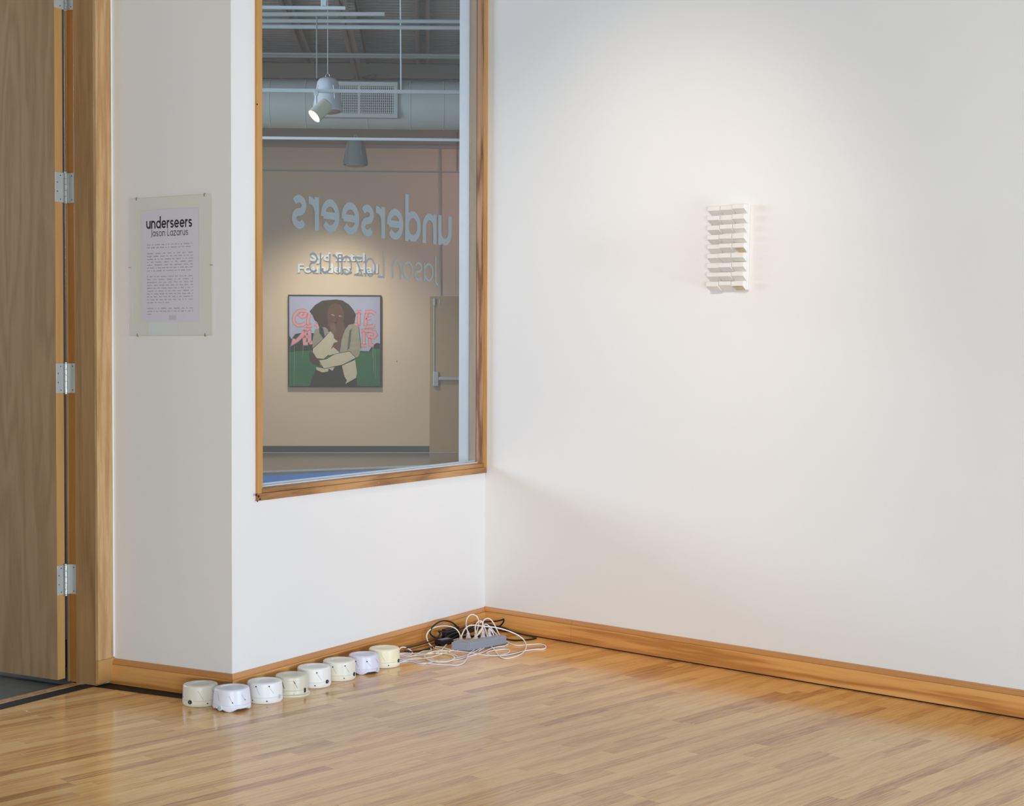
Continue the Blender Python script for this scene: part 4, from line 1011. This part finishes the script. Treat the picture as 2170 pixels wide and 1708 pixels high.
# tracks and pipes across the lobby ceiling, each a thing
def track(pxa, pya, pxb, pyb, depth_from_wall, r, mat, label, name='light_track', cat='track', sq=True, ext=(True, True)):
    y = -depth_from_wall; a, b = ll(pxa, pya, y), ll(pxb, pyb, y)
    dz = (b - a)
    if ext[0]: a = a + dz * ((-10.995 - a.x) / dz.x)
    if ext[1]: b = b + dz * ((9.595 - b.x) / dz.x)
    fr = FL @ T(a.x, a.y, a.z); q = MB(); v = b - a
    if sq: q.add([(0, -r, -r), (0, r, -r), (0, r, r), (0, -r, r), (v.x, -r, v.z - r), (v.x, r, v.z - r), (v.x, r, v.z + r), (v.x, -r, v.z + r)], [(0, 1, 2, 3), (7, 6, 5, 4), (0, 4, 5, 1), (1, 5, 6, 2), (2, 6, 7, 3), (3, 7, 4, 0)])
    else: q.tube([(0, 0, 0), tuple(v)], r, 10)
    return tag(q.build(name, mat, fr=fr, smooth=not sq), label, cat)
track(553, 16, 732, 17.5, 14.0, 0.009, M['rail'], 'bright white track stub highest in the window', ext=(True, False))
track(553, 30.5, 815, 30, 12.0, 0.012, M['rail'], 'second white track from the top, ending short of the post', ext=(True, False))
track(553, 44, 979, 45.5, 11.6, 0.014, M['rail'], 'pale track just above the thick one near the ceiling', 'ceiling_pipe', 'pipe', False)
track(553, 56, 979, 59, 11.0, 0.016, M['rail'], 'thick pale pipe below the two short tracks', 'ceiling_pipe', 'pipe', False)
track(553, 113, 979, 117, 3.6, 0.016, M['rail_dim'], 'thin dim conduit above the duct cables', 'ceiling_pipe', 'pipe', False)
track(553, 118, 979, 121, 3.4, 0.024, M['rail_dim'], 'dim grey pipe just over the deck edge', 'ceiling_pipe', 'pipe', False)
trk = track(553, 191.3, 979, 196, 10.2, 0.014, M['rail'], 'white lighting track crossing in front of the duct and grille')
track(553, 292.2, 979, 297, 7.0, 0.013, M['rail'], 'lower lighting track crossing below the duct')
# loose dark cables on the wall above the duct
def lcable(pts, dep, r, mat, label, name='cable'):
    P = [ll(x, y, -dep) for x, y in pts]; o = P[0].copy(); Q = catmull([p - o for p in P], 5)
    q = MB(); q.tube(Q, r, 6); return tag(q.build(name, mat, fr=FL @ T(o.x, o.y, o.z), smooth=True), label, 'cable')
lcable([(550, 131), (620, 132.5), (700, 133), (780, 131.5), (860, 135), (930, 135.5), (982, 137)], 0.03, 0.007, M['cable_dark'], 'dark cable clipped along the top of the lobby wall')
lcable([(550, 166), (620, 166.5), (700, 168), (740, 169), (752, 166)], 3.0, 0.007, M['cable_dark'], 'dark cable sagging onto the duct left of the joist')
lcable([(768, 167), (800, 166.5), (860, 167), (930, 168), (982, 169.5)], 3.0, 0.007, M['cable_dark'], 'dark upper cable above the duct right of the joist')
lcable([(768, 166), (790, 169), (860, 169), (930, 171), (965, 168), (982, 171)], 2.6, 0.006, M['cable_dark'], 'dark lower cable resting on the duct right of the joist')
lcable([(766, 165), (780, 160), (797, 159), (790, 166), (772, 167), (785, 170), (800, 168)], 2.7, 0.009, M['cable_dark'], 'dark cable bundle tied beside the joist foot')
# hanging rods
def rod(px, py0, py1, dep, r, mat, label, name='hanger_rod', cat='rod', pxb=None):
    a, b = ll(px, py0, -dep), ll(px if pxb is None else pxb, py1, -dep)
    q = MB(); q.tube([tuple(a - b), (0, 0, 0)], r, 8); return tag(q.build(name, mat, fr=FL @ T(b.x, b.y, b.z), smooth=True), label, cat)
rod(847, -232, 190, 10.2, 0.006, M['rail'], 'thin rod holding the lighting track right of the grille', pxb=850)
rod(686, -795, 13, 14.0, 0.016, M['rail'], 'thick short rod holding the highest track stub')
rod(671, 30, 166, 12.0, 0.005, M['rail_dim'], 'thin tapered rod left of the pendant speaker', pxb=671.5)
rod(932.5, 306, 627, 0.02, 0.011, M['rail_dim'], 'vertical conduit running down to the lobby door', 'conduit', 'conduit', pxb=934.5)
rod(969, 280, 362, 0.02, 0.005, M['cable_dark'], 'short dark cable on the wall near the window post', 'cable', 'cable')
# pendant speakers (bell-shaped)
def speaker(pxc, ptop, pbot, wt, wb_, dep, mat, label, cable_top, tilt=0.0):
    b = ll(pxc, pbot, -dep); t = ll(pxc, ptop, -dep); hgt = t.z - b.z
    r1 = (ll(pxc + wb_ / 2, pbot, -dep).x - b.x); r0_ = r1 * wt / wb_
    fr = FL @ T(b.x, b.y, b.z) @ Matrix.Rotation(R(tilt), 4, 'Y')
    root = tag(empty('pendant_speaker', fr), label, 'speaker', 'bell-shaped ceiling speakers')
    q = MB(); q.lathe([(r1 * 0.82, 0.012), (r1 * 0.97, 0.0), (r1, 0.012), (r1 * 0.99, hgt * 0.10), (r1 * 0.86, hgt * 0.45), (r1 * 0.75, hgt * 0.72), (r0_ * 1.02, hgt * 0.86), (r0_ * 0.82, hgt * 0.95), (r0_ * 0.5, hgt * 0.995), (0.01, hgt)], 32)
    q.build('shell', mat, parent=root, smooth=True)
    q = MB(); q.lathe([(r1 * 0.8, 0.004), (r1 * 0.8, -0.012), (r1 * 0.5, -0.022), (0.01, -0.024)], 24); q.build('front_cloth', M['joist'], parent=root, smooth=True)
    for s in range(4):
        a = s * PI / 2 + 0.6; q = MB(); q.tube([(r1 * 0.90 * math.cos(a), r1 * 0.90 * math.sin(a), hgt * 0.32), (r1 * 0.80 * math.cos(a), r1 * 0.80 * math.sin(a), hgt * 0.6), (r1 * 0.74 * math.cos(a), r1 * 0.74 * math.sin(a), hgt * 0.74)], 0.008, 6); q.build('rib', mat, parent=root, smooth=True)
    q = MB(); q.tube([(0.02 * math.cos(k * PI / 8), 0, hgt + 0.018 + 0.02 * math.sin(k * PI / 8)) for k in range(17)], 0.0035, 6); q.build('hook_ring', M['chrome'], parent=root, smooth=True)
    ctz = (zdk if cable_top is None else cable_top) - b.z; q = MB(); q.tube([(0, 0, hgt + 0.036), (0, 0, ctz)], 0.004, 6); q.build('suspension_cable', mat, parent=root, smooth=True)
    return root
speaker(694.5, 164.5, 236, 44, 64, 7.6, M['speaker'], 'pale bell-shaped speaker hanging behind the track lamp', None, 0)
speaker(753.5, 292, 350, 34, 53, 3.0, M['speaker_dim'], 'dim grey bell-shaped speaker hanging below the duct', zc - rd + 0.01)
# track spotlight
YT = -10.25
la, lb = ll(692.0, 222.0, YT), ll(666.5, 248.5, YT)
ax = lb - la; ax.y = -0.055; ln_ = ax.length; ax.normalize()
sp = tag(empty('track_spotlight', FL @ T(la.x, la.y, la.z)), 'cream cylinder spotlight glowing warm on the lighting track', 'spotlight')
rc = (ll(700, 230, YT).x - ll(686.5, 230, YT).x)
L2 = ln_
rc = 0.062
q = MB(); q.tube([-ax * 0.012, ax * 0.0, ax * L2 * 0.9, ax * L2], [rc * 0.8, rc * 0.97, rc, rc], 28, caps=False)
q.tube([-ax * 0.0125, -ax * 0.012], [rc * 0.5, rc * 0.8], 28)
q.tube([ax * (L2 - 0.06), ax * (L2 - 0.001), ax * L2], [rc * 0.84, rc * 0.93, rc * 0.99], 28, caps=False)
q.tube([ax * (L2 - 0.062), ax * (L2 - 0.060)], [rc * 0.84, rc * 0.84], 28); q.build('cylinder_housing', M['lamp_body'], parent=sp, smooth=True)
q = MB(); q.tube([ax * (L2 - 0.058), ax * (L2 - 0.034), ax * (L2 - 0.028)], [rc * 0.60, rc * 0.66, rc * 0.45], 20); q.build('bulb', M['bulb'], parent=sp, smooth=True)
ha = ll(670.5, 198, -10.2) - la
q = MB(); q.box(ha.x - 0.018, ha.x + 0.018, -0.0, 0.03, ha.z - 0.022, ha.z + 0.016); q.build('track_adapter', M['rail'], parent=sp, bevel=0.003)
mid_ = ax * L2 * 0.42
q = MB(); q.tube([(ha.x, 0.015, ha.z - 0.02), (ha.x, 0.012, ha.z - 0.12), (ha.x * 0.8 + mid_.x * 0.2, 0.01, mid_.z + 0.02), (mid_.x, 0.02, mid_.z)], 0.011, 8); q.build('arm', M['rail'], parent=sp, smooth=True)

# painting
PA, PB = ll(610.6, 624.5, -0.05), ll(807.6, 820.5, -0.05)
pwid, phei = PB.x - PA.x, PA.z - PB.z
FPt = FL @ T(PA.x, 0, PB.z)
pt = tag(empty('painting', FPt), 'square framed painting of a figure in a pale jacket before pink lettering', 'painting')
fwid = 0.016
q = MB()
for (x0, x1, z0, z1) in ((0, pwid, 0, fwid), (0, pwid, phei - fwid, phei), (0, fwid, fwid, phei - fwid), (pwid - fwid, pwid, fwid, phei - fwid)): q.box(x0, x1, -0.062, -0.012, z0, z1)
q.build('frame', M['hole'], parent=pt)
def pp(x, y): return ((x - 203) / (1503 - 203) * pwid, (1438 - y) / (1438 - 160) * phei)
class Paint:
    k = 0
def paint(polys, col, name, var=0.12, vs=9):
    q = MB()
    for pl in polys:
        Paint.k += 1; y = -0.0505 - 0.00022 * Paint.k
        n = len(pl)
        pts2 = [pp(*p) for p in pl]
        # fan via tessellate
        from mathutils.geometry import tessellate_polygon
        vv = [Vector((a, b, 0)) for a, b in pts2]
        tris = tessellate_polygon([vv])
        q.add([(a, y, b) for a, b in pts2], [tuple(t) for t in tris])
    return q.build(name, plain('paint_' + name, col, 0.7, 0.3, 0, var, vs), parent=pt)
q = MB(); q.box(fwid, pwid - fwid, -0.050, -0.02, fwid, phei - fwid); q.build('canvas', plain('paint_sky', srgb(168, 168, 196), 0.7, 0.3, 0, 0.12, 5), parent=pt)
paint([[(218, 725), (250, 775), (300, 705), (370, 690), (560, 690), (600, 960), (218, 955)], [(1150, 1000), (1150, 930), (1330, 940), (1360, 890), (1400, 850), (1440, 822), (1486, 830), (1486, 1000)]], srgb(48, 48, 50), 'hedge')
paint([[(218, 955), (340, 940), (520, 930), (1150, 960), (1250, 955), (1340, 950), (1390, 900), (1486, 905), (1486, 1424), (218, 1424)]], srgb(44, 100, 66), 'lawn', 0.35, 6)
def brush(lines, w_, col, name):
    q = MB(); Paint.k += 1; y = -0.0505 - 0.00022 * Paint.k
    def tf(a, b):
        p = pp(a, b); return (p[0], y, p[1])
    for l_ in lines: ribbon(q, l_, w_, tf)
    return q.build(name, plain('paint_' + name, col, 0.7, 0.3, 0, 0.06, 12), parent=pt)
Cg = [(400 + 55 * math.cos(t), 455 + 48 * math.sin(t)) for t in [0.8, 1.6, 2.6]]
Cst = [(395, 470), (385, 430), (420, 415), (430, 455), (405, 490), (375, 480), (360, 440), (375, 400), (430, 385), (460, 420)]
Cmain = [(455, 395), (400, 375), (340, 390), (295, 440), (278, 500), (295, 555), (340, 585), (400, 580), (440, 550)]
pinks = [Cmain, [(450, 400), (440, 450), (400, 470), (370, 445), (390, 420)], [(500, 420), (480, 500), (480, 590)], [(450, 590), (530, 590)], [(570, 560), (620, 590)],
         [(1190, 395), (1190, 590)], [(1150, 395), (1230, 395)], [(1120, 560), (1200, 590)],
         [(1300, 400), (1280, 590)], [(1270, 395), (1370, 388), (1420, 420)], [(1290, 490), (1360, 480)], [(1270, 595), (1390, 595), (1400, 560)],
         [(440, 640), (430, 820)], [(500, 640), (500, 820)], [(420, 640), (520, 640)], [(440, 650), (380, 740), (330, 790), (270, 830), (290, 770)], [(400, 740), (490, 740)], [(410, 835), (480, 835)], [(520, 800), (525, 845)],
         [(1260, 660), (1260, 850)], [(1220, 655), (1330, 655), (1410, 670), (1430, 710), (1400, 745), (1340, 750), (1320, 710), (1350, 695)], [(1340, 750), (1350, 850), (1400, 860)], [(1215, 855), (1300, 860)]]
brush(pinks, 56, srgb(134, 146, 156), 'lettering_outline')
brush(pinks, 34, srgb(226, 140, 152), 'pink_lettering')
paint([[(590, 1200), (700, 1150), (850, 1120), (980, 1100), (1100, 1200), (1165, 1330), (1165, 1424), (502, 1424), (545, 1290)]], srgb(50, 47, 48), 'trousers')
paint([[(500, 390), (580, 300), (680, 240), (800, 228), (870, 222), (960, 235), (1050, 290), (1110, 360), (1150, 430), (1130, 540), (1120, 580), (1060, 570), (1000, 640), (760, 670), (690, 640), (640, 620), (610, 540), (570, 510), (540, 440)]], srgb(62, 47, 42), 'hair', 0.3, 14)
paint([[(755, 540), (800, 640), (840, 700), (870, 800), (930, 960), (800, 900), (840, 830), (1000, 600), (960, 540)], [(760, 560), (980, 540), (1000, 640), (960, 760), (925, 950), (830, 840), (850, 740), (790, 650)]], srgb(98, 72, 58), 'neck')
face = [(865 + 118 * math.cos(t / 20 * 2 * PI), 440 + 165 * math.sin(t / 20 * 2 * PI)) for t in range(20)]
paint([face], srgb(96, 66, 54), 'face', 0.2, 12)
paint([[(805, 432), (825, 425), (850, 445), (825, 450)], [(908, 450), (930, 442), (952, 455), (930, 465)]], srgb(190, 184, 180), 'eyes')
paint([[(820, 430), (832, 430), (832, 446), (820, 446)], [(926, 446), (938, 446), (938, 462), (926, 462)], [(835, 535), (880, 530), (900, 545), (860, 560)], [(870, 500), (905, 500), (900, 515), (875, 515)]], srgb(50, 36, 32), 'features')
paint([[(800, 570), (850, 560), (870, 620), (880, 700), (830, 690), (800, 640)]], srgb(112, 84, 66), 'hand')
paint([[(560, 700), (580, 640), (660, 615), (720, 605), (762, 645), (750, 705), (700, 765), (600, 850), (545, 905), (540, 800)]], srgb(142, 137, 122), 'jacket_shade', 0.25, 20)
paint([[(635, 610), (690, 620), (715, 740), (690, 760), (640, 690)]], srgb(44, 42, 44), 'lapel')
paint([[(1000, 640), (1050, 570), (1120, 560), (1180, 600), (1215, 780), (1222, 900), (1190, 1000), (1140, 1040), (1060, 945), (930, 965), (945, 800), (975, 700)]], srgb(150, 145, 130), 'jacket_sleeve', 0.3, 22)
paint([[(1060, 650), (1090, 620), (1080, 760), (1060, 900), (1030, 930), (1045, 760)]], srgb(92, 90, 84), 'sleeve_fold')
paint([[(780, 670), (830, 700), (845, 765), (900, 805), (840, 825), (800, 905), (770, 995), (700, 1050), (600, 1042), (548, 965), (550, 905), (640, 825), (720, 745)], [(830, 880), (925, 960), (760, 1000), (800, 920)], [(625, 1070), (740, 1052), (850, 985), (1060, 940), (1150, 1030), (1060, 1085), (960, 1130), (840, 1150), (700, 1185), (650, 1120)],
       [(590, 1160), (700, 1180), (780, 1165), (852, 1160), (822, 1212), (770, 1180), (760, 1222), (680, 1235), (600, 1200)], [(955, 1140), (1140, 1060), (1165, 1240), (1150, 1310), (1060, 1360), (1000, 1395), (1025, 1345), (990, 1290), (970, 1210)]], srgb(190, 180, 160), 'jacket_light', 0.14, 16)
brush([[(550, 900), (640, 820), (780, 670)], [(550, 960), (600, 1042), (700, 1050), (770, 990)], [(630, 1070), (700, 1185), (960, 1130), (1150, 1030)], [(925, 965), (1060, 940), (1150, 1030)], [(1220, 900), (1190, 600)]], 7, srgb(40, 38, 38), 'contour_lines')
paint([[(500, 950), (545, 965), (600, 1045), (640, 1085), (645, 1150), (540, 1115), (495, 1050)]], srgb(72, 50, 46), 'left_hand')
brush([[(232, 860), (228, 1424)], [(290, 870), (290, 1424)], [(412, 850), (408, 1010)], [(1385, 880), (1380, 1040)], [(1398, 880), (1398, 1240)], [(1420, 900), (1420, 1330)]], 4, srgb(130, 150, 136), 'paint_drips')
# dimensional wall lettering above the painting
def wall_words(text, pxa, pxb, pybase, pytop, label):
    a, b = ll(pxa, pybase), ll(pxb, pybase); t_ = ll(pxa, pytop)
    me = font_mesh('t', text, None, res=3, bold=0.03)
    wtot = max(v.co.x for v in me.vertices); htot = 0.73; bpy.data.meshes.remove(me)
    root = tag(empty('wall_lettering', FL @ T(a.x, 0, a.z)), label, 'lettering')
    sx, sz = (b.x - a.x) / wtot, (t_.z - a.z) / htot; x = 0
    for i, ch in enumerate(text):
        if ch == ' ': continue
        m1 = font_mesh('c', text[:i + 1], None, res=3, bold=0.03); xr = max(v.co.x for v in m1.vertices); bpy.data.meshes.remove(m1)
        m2 = font_mesh('c', ch, None, res=3, bold=0.03); xc = max(v.co.x for v in m2.vertices)
        off = xr - xc
        vs = [((v.co.x + off) * sx, -0.025, v.co.y * sz) for v in m2.vertices]; n = len(vs)
        q = MB(); q.add(vs, [list(p.vertices) for p in m2.polygons])
        q.add([(v[0], -0.004, v[2]) for v in vs], [list(p.vertices)[::-1] for p in m2.polygons])
        ec = {}
        for p in m2.polygons:
            for e in p.edge_keys: ec[e] = ec.get(e, 0) + 1
        for e, c in ec.items():
            if c == 1: q.f.append([e[0], e[1], n + e[1], n + e[0]]); q.mi.append(0)
        bpy.data.meshes.remove(m2); q.build('letter', M['letter_metal'], parent=root)
wall_words('Syd Entel', 657, 773.5, 552.5, 534.5, 'upper line of raised silver lettering above the painting')
wall_words('Founders Hall', 630, 801.5, 577.5, 558.5, 'lower line of raised silver lettering above the painting')

# lobby door with exit bar
da, dbb = ll(911, 628, -0.04), ll(1010, 959, -0.04)
d2 = tag(empty('door_2', FL @ T(da.x, 0, 0)), 'tan lobby door with steel exit bar, cut off by the window post', 'door', kind='structure')
dw, dh = 0.95, da.z
q = MB(); q.box(0, dw, -0.045, 0, 0.006, dh); q.build('door_leaf', M['lobby_door'], parent=d2, bevel=0.003)
def l2(px, py): p = ll(px, py, -0.05); return p.x - da.x, p.z
x0, z0 = l2(917.5, 819); x1, z1 = l2(929.5, 787)
q = MB(); q.box(x0, x1, -0.10, -0.045, z0, z1); q.build('latch_case', M['chrome'], parent=d2, bevel=0.012)
xa_, za_ = l2(930, 802)
q = MB(); q.box(x1, dw - 0.05, -0.105, -0.075, za_ - 0.026, za_ + 0.026); q.build('push_bar', M['chrome'], parent=d2, bevel=0.008)
xa_, za_ = l2(920, 640); q = MB(); q.box(xa_ - 0.018, xa_ + 0.018, -0.09, -0.045, za_ - 0.055, za_ + 0.055); q.build('top_latch', M['chrome'], parent=d2, bevel=0.006)
xm, zm = l2(920, 788)
q = MB(); q.tube([(xa_, -0.06, za_ - 0.05), (xm, -0.06, zm)], 0.008, 8); q.build('latch_rod', M['chrome'], parent=d2, smooth=True)
xm, zm = l2(920, 718); q = MB(); q.box(xm - 0.012, xm + 0.012, -0.072, -0.045, zm - 0.012, zm + 0.012); q.build('rod_guide', M['chrome'], parent=d2, bevel=0.003)
xm, zm = l2(932, 640); q = MB(); q.box(xm - 0.006, xm + 0.006, -0.06, -0.045, zm - 0.03, zm + 0.03); q.build('strike_plate', M['chrome'], parent=d2)
# lobby lamps that need the geometry above
pc = FL @ Vector((PA.x + pwid / 2, 0, PB.z + phei * 0.6))
lp_ = FL @ Vector((PA.x + pwid / 2 + 0.1, -1.25, 4.0))
spot('picture_lamp', lp_, pc - Vector((0, 0, 0.1)), 62, 65, (1.0, 0.86, 0.64), 1.0, 0.03)
pk = FL @ Vector((ll(990, 350).x, 0, ll(990, 350).z))
spot('pink_lamp', FL @ Vector((pk.x * 0 + ll(990, 350).x + 0.9, -1.6, 3.9)), pk - Vector((0, 0, 0.5)), 100, 30, (1.0, 0.22, 0.24), 1.0, 0.2)
# speck on the wall right of the painting
p = ll(841, 766); q = MB(); q.tube([(0, 0, 0), (0, -0.006, 0)], 0.008, 8)
tag(q.build('wall_screw', M['hole'], fr=FL @ T(p.x, 0, p.z)), 'small dark screw in the wall right of the painting', 'screw')
